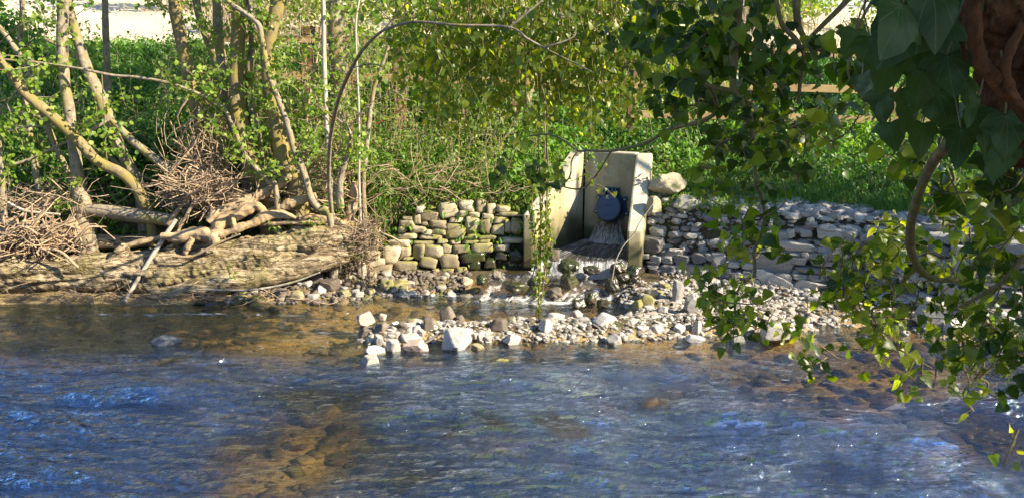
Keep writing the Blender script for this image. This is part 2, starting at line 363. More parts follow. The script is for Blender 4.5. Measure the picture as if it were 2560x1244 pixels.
# ------------------------------------------------------------------ terrain
_fx = [-14, -8, -4, -2.2, -1.6, 0.1, 0.5, 1.7, 2.05, 3.73, 4.6, 5.45, 7, 10, 16]
_fy = [10.6, 10.6, 10.75, 10.9, 11.1, 11.05, 10.9, 10.8, 10.75, 9.97, 9.6, 8.95, 8.0, 7, 6]
def face_y(x): return np.interp(x, _fx, _fy)
BL, BR = np.array([1.08, 11.90]), np.array([1.78, 11.55])
FLi, FRi = np.array([0.30, 10.95]), np.array([1.55, 10.60])
def terrain(x, y):
    f = face_y(x); d = f - y
    low = 0.16 - 0.19 * np.clip(d, 0, 9)
    low = np.maximum(low, -0.26 + 0 * x)
    low = np.where(d > 2.2, np.minimum(low, -0.26), low)
    # outfall channel: pool in front of the headwall
    pool = np.exp(-((x - 0.1) / 1.5) ** 2 - ((y - 9.75) / 0.42) ** 2); low = low - 0.16 * pool
    ch = ss(0.0, 0.35, x) * (1 - ss(1.5, 1.9, x)); low = low * (1 - ch * 0.0)
    # gravel bar
    yc = 8.72 + 0.12 * x * 0.6; wy = 0.52 + 0.12 * np.sin(x * 2.1)
    bar = np.exp(-((y - yc) / wy) ** 2 * 1.4) * ss(-2.3, -1.2, x) * (1 - ss(3.0, 3.9, x))
    low = np.maximum(low, -0.26 + 0.40 * bar)
    low = np.maximum(low, -0.26 + (0.33 + 0.10 * ss(9.2, 10.2, y)) * ss(0.9, 1.7, x) * ss(8.4, 8.9, y) * (1 - ss(3.2, 4.2, x)))
    near = ss(4.7, 2.0, y); low = low + near * 1.7
    zt = 1.04 - 0.12 * ss(0.5, 2.5, x)
    zfar = np.interp(y, [12.5, 14, 16, 20, 25, 40, 60, 100, 200], [1.66, 2.25, 2.95, 3.7, 4.7, 7.2, 9.6, 13, 19])
    k = np.clip((y - f) / (12.5 - f), 0, 1)
    top = np.where(y < 12.5, zt + (1.66 - zt) * k, zfar)
    wl = 0.75 - 0.45 * ss(-2.5, -1.8, x)
    up = ss(0.06, 0.06 + 1.0, (y - f - 0.08) / wl)
    z = low * (1 - up) + top * up
    # recess of the headwall
    xl = np.interp(y, [10.95, 11.9], [0.2, 1.0]); xr = np.interp(y, [10.6, 11.55], [1.62, 1.86])
    inside = (x > xl) & (x < xr) & (y < 11.95) & (y > 10.2)
    z = np.where(inside, np.minimum(z, 0.22), z)
    P3 = np.stack([x, y, 0 * x], -1)
    amp = 0.02 + 0.05 * ss(11.2, 14, y) + 0.35 * ss(18, 60, y)
    z = z + amp * fbm(P3, 0.9, 3) + 0.012 * nz2(P3, 6)
    return z
def Hh(x, y): return terrain(np.atleast_1d(np.asarray(x, float)), np.atleast_1d(np.asarray(y, float)))
xs = np.concatenate([-np.geomspace(120, 8.2, 40), np.arange(-8, 8.001, 0.055), np.geomspace(8.2, 120, 40)])
ys = np.concatenate([[-30, -15, -6, -3], np.arange(-1, 4, 0.25), np.arange(4, 14, 0.05), np.arange(14, 20, 0.2), np.geomspace(20.2, 190, 60)])
X, Y = np.meshgrid(xs, ys, indexing='ij')
Z = terrain(X, Y)
LIT_PATCH = [(800, 1120, 200, 170, .95), (760, 990, 180, 26, .75), (2250, 930, 460, 80, 1.0), (2480, 1090, 200, 130, .95), (1350, 900, 500, 20, .75), (420, 1010, 90, 20, .5), (2150, 1200, 260, 40, .6), (1250, 1120, 160, 40, .35), (150, 905, 260, 20, .6)]  # spots where sun on the riverbed is painted as paler colour
def lit_shallows(X, Y):
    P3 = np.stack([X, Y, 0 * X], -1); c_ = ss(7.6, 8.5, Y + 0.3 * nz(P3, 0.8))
    for (u, v_, su, sv, k) in LIT_PATCH:
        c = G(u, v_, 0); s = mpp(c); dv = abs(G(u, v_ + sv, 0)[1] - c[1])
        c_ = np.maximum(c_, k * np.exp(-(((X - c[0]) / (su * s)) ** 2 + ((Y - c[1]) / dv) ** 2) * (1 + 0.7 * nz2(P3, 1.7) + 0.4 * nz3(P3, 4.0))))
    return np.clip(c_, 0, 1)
m, t, out = mat('earth')
v = coords(t, obj=False); sxyz = N(t, 'SeparateXYZ'); t.links.new(v, sxyz.inputs[0])
n1 = noise(t, 4, 8, 0.7, v); n2 = noise(t, 30, 6, 0.7, v); n3 = noise(t, 1.2, 4, 0.6, v)
soil = ramp(t, n2.outputs[0], [(0.3, (0.045, 0.032, 0.02)), (0.6, (0.12, 0.085, 0.05)), (0.75, (0.22, 0.17, 0.1))])
soil = mixc(t, mrange(t, n1.outputs[0], 0.45, 0.6, 0, 0.55), soil, (0.06, 0.085, 0.02))
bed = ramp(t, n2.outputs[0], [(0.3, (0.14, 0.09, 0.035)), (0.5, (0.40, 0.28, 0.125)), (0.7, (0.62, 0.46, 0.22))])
bsel = math_(t, 'ADD', attr(t, 'lit_sand'), math_(t, 'MULTIPLY', math_(t, 'SUBTRACT', n1.outputs[0], 0.5), 1.6))
bed = mixc(t, mrange(t, bsel, 0.65, 0.15, 0, 0.9), bed, (0.06, 0.042, 0.02))  # sunlit bed painted in: full colour inside the mask, dark outside
field = ramp(t, n1.outputs[0], [(0.3, (0.55, 0.45, 0.30)), (0.55, (0.70, 0.60, 0.42)), (0.75, (0.48, 0.44, 0.2))])
c = mixc(t, mrange(t, sxyz.outputs[2], 0.0, 0.12), bed, soil)
yb = math_(t, 'ADD', sxyz.outputs[1], math_(t, 'MULTIPLY', n3.outputs[0], 2.0))
c = mixc(t, mrange(t, yb, 17.2, 18.4), c, field)
principled(t, out, c, 0.9, bump(t, n2.outputs[0], 0.8, 0.03), 0.2)
M['earth'] = m
mb = MB(); mb.add(np.stack([X, Y, Z], -1).reshape(-1, 3), grid_faces(len(xs), len(ys))[:, ::-1][:, [0, 1, 2, 3]])
g = mb.build('ground', M['earth'], extra={'lit_sand': lit_shallows(X, Y).ravel()}); tag(g, kind='structure')
# make sure faces look up
if g.data.polygons[1000].normal.z < 0: g.data.flip_normals()

# ------------------------------------------------------------------ river
wx = np.concatenate([-np.geomspace(40, 7.3, 25), np.arange(-7.2, 7.2001, 0.035), np.geomspace(7.3, 40, 25)])
wy_ = np.concatenate([np.arange(1.5, 4.6, 0.2), np.arange(4.6, 11.2, 0.03)])
X, Y = np.meshgrid(wx, wy_, indexing='ij')
P3 = np.stack([X, Y, 0 * X], -1)
warp = 0.5 * nz3(P3, 0.5)
flow = np.stack([X * 0.45 + Y * 0.25, Y * 1.35 + 0.4 * warp + X * 0.16, 0 * X], -1)
deep = 1 - ss(8.0, 9.0, Y + 0.25 * nz(P3, 0.7)) * 0.75
st_ = np.stack([X * 0.55 + Y * 0.3, Y * 1.9 + X * 0.22 + 0.5 * warp, 0 * X], -1)
Zw = deep * (0.028 * nz(flow, 1.1) + 0.020 * nz2(flow, 2.6) + 0.012 * nz3(st_, 6.0) + 0.006 * nz(st_, 14.0)) + 0.0016 * nz2(P3, 22)
def dome(px, py, sx, sy, h): return h * np.exp(-((X - px) / sx) ** 2 - ((Y - py) / sy) ** 2)
# a riffle over a submerged boulder and the tumbling water below it (left foreground)
a = G(330, 960, 0); b = G(170, 1030, 0)
Zw += dome(a[0], a[1], 0.75, 0.22, 0.05) - dome(a[0] - 0.15, a[1] - 0.36, 0.7, 0.12, 0.05)
rf = np.exp(-((X - b[0]) / 0.45) ** 2 - ((Y - b[1]) / 0.14) ** 2)
Zw += rf * (0.03 * nz2(P3, 9) + 0.015 * nz3(P3, 20))
foam = 0.72 * rf
for (u, v_, su, sv, k) in [(500, 785, 520, 7, .75), (160, 790, 300, 8, .6), (800, 800, 200, 9, .5), (610, 815, 60, 8, .55), (650, 865, 40, 14, .6), (640, 880, 50, 5, .6), (1200, 738, 190, 9, .95), (1130, 752, 120, 10, .65), (1380, 757, 110, 8, .95), (1250, 700, 90, 16, .8), (970, 790, 120, 10, .45), (1480, 765, 60, 6, .6), (2350, 1000, 140, 10, .36)]:
    c = G(u, v_, 0); s = mpp(c); dv = abs(G(u, v_ + sv, 0)[1] - c[1])
    foam = np.maximum(foam, k * np.exp(-(np.abs(X - c[0]) / (su * s)) ** 2.5 - ((Y - c[1] + 0.02 * nz(P3, 2)) / dv) ** 2))
calm = lit_shallows(X, Y)  # painted lit patches count as calm, so the bed shows through
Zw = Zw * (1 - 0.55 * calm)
def water_mat(name, foamy=0.0, tint=(0.76, 0.71, 0.50), strength=1.0):
    m, t, out = mat(name)
    v = coords(t, (0.8, 1.5, 1), obj=False, rot=(0, 0, R(-8)))
    n1 = noise(t, 2.3, 3, 0.55, v, 0.9); n2 = noise(t, 11, 4, 0.6, v, 0.8); n3 = noise(t, 38, 3, 0.6, v, 0.4)
    h = math_(t, 'ADD', math_(t, 'MULTIPLY', n1.outputs[0], 2.3), math_(t, 'ADD', math_(t, 'MULTIPLY', n2.outputs[0], 0.85), math_(t, 'MULTIPLY', n3.outputs[0], 0.22)))
    cal = attr(t, 'calm')
    bb = N(t, 'Bump'); bb.inputs['Distance'].default_value = 0.09; t.links.new(h, bb.inputs['Height']); t.links.new(mrange(t, cal, 0, 1, strength, strength * 0.38), bb.inputs['Strength']); nb = bb.outputs[0]
    fr = schlick(t, nb, 0.06)
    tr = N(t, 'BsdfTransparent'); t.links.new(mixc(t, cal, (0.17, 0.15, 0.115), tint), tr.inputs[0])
    gl = N(t, 'BsdfGlossy'); gl.inputs['Roughness'].default_value = 0.045; gl.inputs[0].default_value = (0.64, 0.80, 1.0, 1); t.links.new(nb, gl.inputs['Normal'])
    df = N(t, 'BsdfDiffuse'); df.inputs[0].default_value = (0.05, 0.033, 0.017, 1); t.links.new(nb, df.inputs['Normal'])
    m0 = N(t, 'MixShader'); m0.inputs[0].default_value = 0.03; t.links.new(tr.outputs[0], m0.inputs[1]); t.links.new(df.outputs[0], m0.inputs[2])
    m1 = N(t, 'MixShader'); t.links.new(math_(t, 'ADD', math_(t, 'MULTIPLY', fr, mrange(t, cal, 0, 1, 3.8, 1.3)), 0.0, True), m1.inputs[0]); t.links.new(m0.outputs[0], m1.inputs[1]); t.links.new(gl.outputs[0], m1.inputs[2])
    fo = N(t, 'BsdfDiffuse'); fo.inputs[0].default_value = (0.75, 0.77, 0.8, 1)
    vf = coords(t, (0.7, 2.2, 1), obj=False); nf = noise(t, 9, 6, 0.72, vf, 1.0)
    k = math_(t, 'ADD', math_(t, 'MULTIPLY', attr(t, 'foam'), 0.42), nf.outputs[0])
    k = mrange(t, k, 0.80, 0.93, 0.0, 0.72)
    m2 = N(t, 'MixShader'); t.links.new(k, m2.inputs[0]); t.links.new(m1.outputs[0], m2.inputs[1]); t.links.new(fo.outputs[0], m2.inputs[2])
    t.links.new(m2.outputs[0], out.inputs[0]); return m
M['water'] = water_mat('river_water')
mb = MB(); mb.add(np.stack([X, Y, Zw], -1).reshape(-1, 3), grid_faces(len(wx), len(wy_)))
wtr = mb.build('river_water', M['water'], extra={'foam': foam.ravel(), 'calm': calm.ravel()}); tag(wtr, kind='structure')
if wtr.data.polygons[1000].normal.z < 0: wtr.data.flip_normals()

# ------------------------------------------------------------------ concrete headwall
m, t, out = mat('concrete')
v = coords(t, obj=False); n1 = noise(t, 3.5, 7, 0.65, v); n2 = noise(t, 40, 5, 0.6, v); nv = noise(t, 6, 6, 0.65, coords(t, (1.0, 1.0, 0.35), obj=False))
c = ramp(t, n2.outputs[0], [(0.3, (0.40, 0.35, 0.26)), (0.6, (0.56, 0.50, 0.39))])
c = mixc(t, mrange(t, nv.outputs[0], 0.40, 0.68, 0, 0.5), c, (0.27, 0.24, 0.12))
sx = N(t, 'SeparateXYZ'); t.links.new(v, sx.inputs[0])
zz = math_(t, 'ADD', sx.outputs[2], math_(t, 'MULTIPLY', n1.outputs[0], -0.35))
c = mixc(t, mrange(t, zz, 0.72, 0.30, 0, 0.8), c, (0.10, 0.09, 0.035))
# shade of a round recess painted in as black on the left wing, about (0.62, 11.3)
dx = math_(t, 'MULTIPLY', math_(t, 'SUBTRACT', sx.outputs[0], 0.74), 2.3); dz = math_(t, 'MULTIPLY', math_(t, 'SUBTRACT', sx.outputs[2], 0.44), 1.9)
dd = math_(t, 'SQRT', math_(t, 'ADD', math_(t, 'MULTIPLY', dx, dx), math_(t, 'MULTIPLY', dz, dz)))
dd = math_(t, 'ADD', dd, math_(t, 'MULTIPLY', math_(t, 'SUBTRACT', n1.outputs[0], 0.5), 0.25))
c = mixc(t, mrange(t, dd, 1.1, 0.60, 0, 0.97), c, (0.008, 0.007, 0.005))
gn = N(t, 'NewGeometry'); sn = N(t, 'SeparateXYZ'); t.links.new(gn.outputs['Normal'], sn.inputs[0])
vert = mrange(t, sn.outputs[2], 0.42, 0.15, 0, 1)
na = noise(t, 2.2, 5, 0.65, coords(t, (1, 1, 0.35), obj=False))
c = mixc(t, math_(t, 'MULTIPLY', vert, mrange(t, na.outputs[0], 0.32, 0.62, 0.25, 0.8)), c, (0.27, 0.235, 0.12))  # olive algae on upright faces; its darkening also stands for their shade
ns = noise(t, 24, 5, 0.7, coords(t, (1, 1, 0.12), obj=False)); c = mixc(t, math_(t, 'MULTIPLY', vert, mrange(t, ns.outputs[0], 0.54, 0.72, 0, 0.4)), c, (0.09, 0.08, 0.045))
nt_ = noise(t, 5, 6, 0.7, v); c = mixc(t, mrange(t, math_(t, 'ADD', sx.outputs[2], math_(t, 'MULTIPLY', nt_.outputs[0], -0.3)), 0.52, 0.36, 0, 0.75), c, (0.05, 0.048, 0.02))
c = mixc(t, mrange(t, nt_.outputs[0], 0.56, 0.68, 0, 0.5), c, (0.17, 0.16, 0.09))
n4 = noise(t, 90, 2, 0.5, v); c = mixc(t, mrange(t, n4.outputs[0], 0.66, 0.72, 0, 0.6), c, (0.07, 0.06, 0.04))
principled(t, out, c, 0.85, bump(t, n2.outputs[0], 0.3, 0.006), 0.3)
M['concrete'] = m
def prism(pts_bot, pts_top, bevel=0.018):
    bm = bmesh.new(); n = len(pts_bot)
    a = [bm.verts.new(p) for p in pts_bot]; b = [bm.verts.new(p) for p in pts_top]
    bm.faces.new(a[::-1]); bm.faces.new(b)
    for i in range(n): bm.faces.new((a[i], a[(i + 1) % n], b[(i + 1) % n], b[i]))
    bmesh.ops.recalc_face_normals(bm, faces=bm.faces)
    if bevel: bmesh.ops.bevel(bm, geom=bm.edges[:], offset=bevel, segments=2, affect='EDGES', profile=0.5)
    return bm
def bm_obj(name, bm, material, parent=None, smooth=False):
    me = bpy.data.meshes.new(name)
    if parent is not None: bmesh.ops.translate(bm, verts=bm.verts, vec=Vector(tuple(-root_loc(parent))))
    bm.to_mesh(me); bm.free(); me.materials.append(material)
    for p in me.polygons: p.use_smooth = smooth
    o = bpy.data.objects.new(name, me); link(o)
    if parent is not None: o.parent = parent
    return o
ZB, ZT = 0.18, 1.74
hw = empty('concrete_headwall', (1.1, 11.2, 0.2), 'pale concrete headwall with splayed sloping wings around the dark blue flap valve', 'headwall')
nb_ = np.array([-0.447, -0.894])          # facing of the back wall
def q3(p, z): return (float(p[0]), float(p[1]), float(z))
bt = -nb_ * 0.17
bw = [BL, BR, BR + bt, BL + bt]
bm_obj('back_wall', prism([q3(p, ZB) for p in bw], [q3(p, ZT) for p in bw]), M['concrete'], hw)
# right wing
ro = [FRi, FRi + np.array([0.205, 0.0]), np.array([2.035, 11.60]), np.array([1.783, 11.56])]
zf, zb = 0.80, ZT + 0.012
def wing(pts, zt): return prism([q3(p, ZB) for p in pts], [q3(p, z) for p, z in zip(pts, zt)], 0.03)
bm_obj('wing_wall', wing(ro, [zf, zf, zb, zb]), M['concrete'], hw)
lo = [FLi, np.array([1.077, 11.905]), np.array([0.88, 12.02]), np.array([0.145, 10.97])]
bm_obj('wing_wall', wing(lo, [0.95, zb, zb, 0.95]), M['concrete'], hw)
ap = [np.array([0.42, 10.92]), np.array([1.545, 10.58]), np.array([1.775, 11.54]), np.array([1.085, 11.87])]
bm_obj('apron', prism([q3(p, 0.05) for p in ap], [q3(p, 0.36) for p in ap], 0.01), M['concrete'], hw)

# ------------------------------------------------------------------ flap valve
m, t, out = mat('blue_cast_iron')
n2 = noise(t, 60, 4, 0.6, coords(t)); n5 = noise(t, 7, 4, 0.6, coords(t))
c = ramp(t, n5.outputs[0], [(0.3, (0.012, 0.035, 0.085)), (0.7, (0.022, 0.055, 0.12))])
principled(t, out, c, 0.42, bump(t, n2.outputs[0], 0.15, 0.002), 0.5); M['blue'] = m
m, t, out = mat('steel_bolt'); principled(t, out, (0.5, 0.48, 0.42), 0.45, spec=0.5, nrm=None); M['steel'] = m
m, t, out = mat('white_tab'); principled(t, out, (0.7, 0.7, 0.68), 0.6); M['whitetab'] = m
fc = P(1524, 522, 11.60)
# centre on the back wall plane
tt = np.dot(nb_, BL - fc[:2]) ; fcw = np.array([fc[0] + nb_[0] * tt, fc[1] + nb_[1] * tt, fc[2]])
fv = empty('flap_valve', fcw, 'dark blue round cast flap valve hanging on the back wall of the concrete headwall', 'flap valve')
ax = np.array([0.894, -0.447, 0]); nn = np.array([nb_[0], nb_[1], 0]); uz = np.array([0, 0, 1.0])   # right, out, up
def disc(c, r, th, nrm, upv, seg=48, bev=0.01, name='disc', material=None, parent=None, ring=None):
    bm = bmesh.new(); nrm = np.asarray(nrm) / np.linalg.norm(nrm); upv = upv - nrm * (upv @ nrm); upv /= np.linalg.norm(upv); rt = np.cross(upv, nrm)
    prof = ring or [(0.0, th), (r - bev, th), (r, th - bev), (r, 0.0), (0.0, 0.0)]
    rings = []
    for (pr, ph) in prof:
        if pr == 0: rings.append([bm.verts.new(tuple(c + nrm * ph))])
        else: rings.append([bm.verts.new(tuple(c + nrm * ph + (rt * math.cos(k) + upv * math.sin(k)) * pr)) for k in np.linspace(0, 2 * math.pi, seg, endpoint=False)])
    for a_, b_ in zip(rings[:-1], rings[1:]):
        for i in range(seg):
            j = (i + 1) % seg
            if len(a_) == 1: bm.faces.new((a_[0], b_[i], b_[j]))
            elif len(b_) == 1: bm.faces.new((a_[i], b_[0], a_[j]))
            else: bm.faces.new((a_[i], b_[i], b_[j], a_[j]))
    bmesh.ops.recalc_face_normals(bm, faces=bm.faces)
    return bm_obj(name, bm, material, parent)
def boxbm(c, ex, ey, ez, A, B_, C_, bev=0.006):
    A, B_, C_ = (np.asarray(q) / np.linalg.norm(q) for q in (A, B_, C_))
    f = lambda s1, s2, s3: tuple(c + A * ex * s1 + B_ * ey * s2 + C_ * ez * s3)
    return prism([f(-1, -1, -1), f(1, -1, -1), f(1, 1, -1), f(-1, 1, -1)], [f(-1, -1, 1), f(1, -1, 1), f(1, 1, 1), f(-1, 1, 1)], bev)
r0 = 0.185
disc(fcw, r0 + 0.045, 0.05, nn, uz, material=M['blue'], parent=fv, name='seat_ring', ring=[(r0 - 0.03, 0.0), (r0 - 0.03, 0.10), (r0 - 0.005, 0.10), (r0 + 0.0, 0.045), (r0 + 0.04, 0.045), (r0 + 0.045, 0.04), (r0 + 0.045, 0.003)])
for a_ in (35, 145, -15, 195):
    d_ = ax * math.cos(R(a_)) + uz * math.sin(R(a_))
    lug = boxbm(fcw + d_ * (r0 + 0.055) + nn * 0.024, 0.045, 0.032, 0.02, d_, np.cross(d_, nn), nn, 0.012)
    lo_ = bm_obj('lug', lug, M['blue'], fv)
    disc(fcw + d_ * (r0 + 0.062) + nn * 0.044, 0.014, 0.018, nn, uz, seg=6, bev=0.003, material=M['steel'], parent=lo_, name='bolt')
tilt = R(13)
hinge = fcw + uz * (r0 + 0.07) + nn * 0.10
fn = nn * math.cos(tilt) + uz * (-math.sin(tilt)) * -1.0; fn = nn * math.cos(tilt) + uz * math.sin(tilt)
fu = uz * math.cos(tilt) - nn * math.sin(tilt)           # bottom swings out
fctr = hinge - fu * (r0 + 0.055)
dk = disc(fctr, r0 + 0.01, 0.035, fn, fu, bev=0.012, material=M['blue'], parent=fv, name='flap_disc')
disc(fctr + fn * 0.0353, r0 - 0.02, 0.002, fn, fu, material=M['blue'], parent=dk, name='raised_rim', ring=[(r0 - 0.022, 0.0), (r0 - 0.022, 0.003), (r0 - 0.012, 0.003), (r0 - 0.012, 0.0)])
# cast lettering block (too worn to read in the photo) and the rectangular plate below it
lb = bmesh.new(); r_ = random.Random(3)
def add_small(bmT, c, a, b, w, h, th=0.003):
    A, B_ = a, b; nrm = fn
    V = [bmT.verts.new(tuple(c + A * (sx_ * w) + B_ * (sy_ * h) + nrm * z_)) for z_ in (0, th) for sx_, sy_ in ((-1, -1), (1, -1), (1, 1), (-1, 1))]
    for f_ in ((4, 5, 6, 7), (0, 1, 5, 4), (1, 2, 6, 5), (2, 3, 7, 6), (3, 0, 4, 7)): bmT.faces.new([V[i] for i in f_])
fr_ = np.cross(fu, fn)
base = fctr + fn * 0.0352
for i in range(6):
    p = base + fr_ * (-0.055 + 0.02 * i) + fu * (0.028 + 0.006 * math.sin(i * 1.9))
    s_ = math.sin(i * 2.3) * 0.35; A = fr_ * math.cos(s_) + fu * math.sin(s_); B_ = fu * math.cos(s_) - fr_ * math.sin(s_)
    add_small(lb, p, A, B_, 0.0028, 0.012 + 0.005 * (i % 2)); add_small(lb, p + fu * 0.008 + fr_ * 0.005, A, B_, 0.007, 0.0022, 0.0034)
for (dx_, dy_, w_, h_) in ((0, -0.085, 0.056, 0.002), (0, -0.115, 0.056, 0.002), (-0.056, -0.1, 0.002, 0.016), (0.056, -0.1, 0.002, 0.016), (0, 0.095, 0.045, 0.002), (0, 0.075, 0.045, 0.0016)):
    add_small(lb, base + fr_ * dx_ + fu * dy_, fr_, fu, w_, h_, 0.0026)
for i in range(9): add_small(lb, base + fr_ * (-0.04 + 0.01 * i) + fu * -0.1, fr_, fu, 0.0024, 0.006 if i % 3 else 0.008, 0.0024)
bm_obj('cast_lettering', lb, M['blue'], dk)
tb = bmesh.new(); add_small(tb, base + fu * 0.135 - fr_ * 0.02, fr_, fu, 0.026, 0.004, 0.003); bm_obj('white_tab', tb, M['whitetab'], dk)
hb = boxbm(fcw + uz * (r0 + 0.075) + nn * 0.03, 0.115, 0.045, 0.03, ax, uz, nn, 0.008); bm_obj('hinge_bracket', hb, M['blue'], fv)
for sx_ in (-0.075, -0.025, 0.03, 0.08):
    arm = boxbm(fcw + uz * (r0 + 0.04) + nn * 0.085 + ax * sx_, 0.011, 0.075, 0.035, ax, fu, fn, 0.006); bm_obj('hinge_arm', arm, M['blue'], fv)
disc(hinge - ax * 0.115, 0.016, 0.23, ax, uz, seg=16, bev=0.003, material=M['blue'], parent=fv, name='hinge_pin')

# ------------------------------------------------------------------ falling and tumbling water of the outfall
def streak_mat(name, sc=(30, 30, 3), white=0.55, axis_attr=True):
    m, t, out = mat(name)
    cx = N(t, 'CombineXYZ'); t.links.new(attr(t, 'su'), cx.inputs[0]); t.links.new(attr(t, 'sv'), cx.inputs[1])
    mp = N(t, 'Mapping'); mp.inputs['Scale'].default_value = sc; t.links.new(cx.outputs[0], mp.inputs[0])
    n1 = noise(t, 1.0, 5, 0.65, mp.outputs[0], 0.5)
    nb = bump(t, n1.outputs[0], 0.9, 0.03)
    fr = schlick(t, nb, 0.04)
    tr = N(t, 'BsdfTransparent'); tr.inputs[0].default_value = (0.55, 0.48, 0.38, 1)
    gl = N(t, 'BsdfGlossy'); gl.inputs['Roughness'].default_value = 0.1; t.links.new(nb, gl.inputs['Normal'])
    m1 = N(t, 'MixShader'); t.links.new(fr, m1.inputs[0]); t.links.new(tr.outputs[0], m1.inputs[1]); t.links.new(gl.outputs[0], m1.inputs[2])
    fo = N(t, 'BsdfPrincipled'); fo.inputs['Base Color'].default_value = (0.62, 0.62, 0.62, 1); fo.inputs['Roughness'].default_value = 0.3; t.links.new(nb, fo.inputs['Normal'])
    k = math_(t, 'ADD', n1.outputs[0], math_(t, 'MULTIPLY', attr(t, 'foam'), 0.5))
    k = mrange(t, k, 0.52, 0.80, 0.06, white)
    m2 = N(t, 'MixShader'); t.links.new(k, m2.inputs[0]); t.links.new(m1.outputs[0], m2.inputs[1]); t.links.new(fo.outputs[0], m2.inputs[2])
    t.links.new(m2.outputs[0], out.inputs[0]); return m
M['fall'] = streak_mat('falling_water', (44, 5, 1), 0.62)
M['tumble'] = streak_mat('tumbling_water', (26, 11, 1), 0.75)
def sheet(name, rows, nu, nv, material, foamv, amp=0.006, **tg):
    """rows: list of polylines (across) blended along the flow"""
    rows = [spline(r, nu) for r in rows]; A = np.stack(rows, 1)          # nu, k, 3
    out_ = np.stack([spline(A[i], nv) for i in range(nu)], 0)
    s_u, s_v = np.meshgrid(np.linspace(0, 1, nu), np.linspace(0, 1, nv), indexing='ij')
    Q = np.stack([s_u * 30, s_v * 4, 0 * s_u], -1)
    out_[..., 2] += amp * (fbm(Q, 0.5, 3)); out_[..., 1] -= amp * 1.2 * fbm(Q + 9, 0.6, 3)
    mb = MB(); mb.add(out_.reshape(-1, 3), grid_faces(nu, nv))
    f = np.interp(s_v, np.linspace(0, 1, len(foamv)), foamv)
    return mb.build(name, material, extra={'su': s_u.ravel(), 'sv': s_v.ravel(), 'foam': f.ravel()})
gb = fctr - fu * 0.17
top = [fcw + ax * s_ * 0.16 + nn * 0.06 - uz * (0.06 + 0.10 * math.sqrt(max(0, 1 - (s_) ** 2))) for s_ in (-1, -0.5, 0, 0.5, 1)]
mid = [fcw + ax * s_ * 0.21 + nn * (0.15 + 0.04 * (1 - s_ * s_)) - uz * 0.28 for s_ in (-1, -0.5, 0, 0.5, 1)]
bot = [fcw + ax * s_ * 0.29 + nn * (0.20 + 0.07 * (1 - s_ * s_)) + uz * (0.43 - fcw[2]) for s_ in (-1, -0.5, 0, 0.5, 1)]
o = sheet('outfall_water', [top, mid, bot], 90, 40, M['fall'], [0.05, 0.25, 0.5], 0.012); tag(o, kind='structure')
def L3(a_, b_, z0, z1=None, n=5, wob=0.0):
    z1 = z0 if z1 is None else z1
    return [np.array([a_[0] + (b_[0] - a_[0]) * s_, a_[1] + (b_[1] - a_[1]) * s_ + wob * math.sin(s_ * 9), z0 + (z1 - z0) * s_]) for s_ in np.linspace(0, 1, n)]
rows = [L3((1.09, 11.86), (1.77, 11.52), 0.43), L3((0.70, 11.35), (1.66, 11.05), 0.415), L3((0.32, 10.86), (1.57, 10.62), 0.40, wob=0.01), L3((0.28, 10.74), (1.56, 10.53), 0.375, wob=0.02), L3((0.27, 10.68), (1.55, 10.47), 0.27, wob=0.03), L3((0.24, 10.62), (1.54, 10.43), 0.15, wob=0.04)]
o = sheet('weir_water', rows, 160, 110, M['fall'], [0.35, 0.15, 0.02, 0.12, 0.5, 0.62, 0.65], 0.010); tag(o, kind='structure')
rows = [L3((-0.35, 10.72), (1.62, 10.50), 0.20, 0.18), L3((-0.40, 10.45), (1.55, 10.30), 0.16, 0.15), L3((-0.45, 10.22), (1.45, 10.12), 0.07, 0.10), L3((-0.60, 10.0), (1.35, 9.98), -0.02, 0.02), L3((-0.8, 9.8), (1.3, 9.85), -0.03)]
o = sheet('cascade_water', rows, 220, 120, M['tumble'], [0.3, -0.05, 0.25, 0.3, 0.1], 0.035); tag(o, kind='structure')

# ------------------------------------------------------------------ dry stone walls: every visible stone is a part
def wall_stone(parent, u0, v0, u1, v1, Yf, material, seed, p=12, rough=0.03, batter=0.22, depth=0.6, skew=0.0, grow=1.10):
    uc, vc = (u0 + u1) / 2, (v0 + v1) / 2
    q = P(uc, vc, Yf); Yd = Yf + batter * max(0, q[2]); q = P(uc, vc, Yd); s = mpp(q)
    hw_, hh = (u1 - u0) / 2 * s * grow, (v1 - v0) / 2 * s * grow
    hd = max(0.09, min(0.26, depth * (hw_ + hh) * 0.6))
    V, Fs = stone_shape((hw_, hd, hh), seed, p, 3, 5, rough, 0.18)
    r = random.Random(seed)
    V = V @ roty(skew + r.uniform(-0.05, 0.05)).T @ rotz(r.uniform(-0.12, 0.12) + slope_).T
    q = q + np.array([0, hd * 0.8, 0])
    mb = MB(); mb.add(V + q, Fs, r.random()); return mb.build('stone', material, parent, smooth=(p < 30))
lw = empty('dry_stone_wall', (-0.75, 11.1, 0.0), 'low wall of rounded mossy tan stones left of the concrete headwall', 'stone wall')
slope_ = 0.0
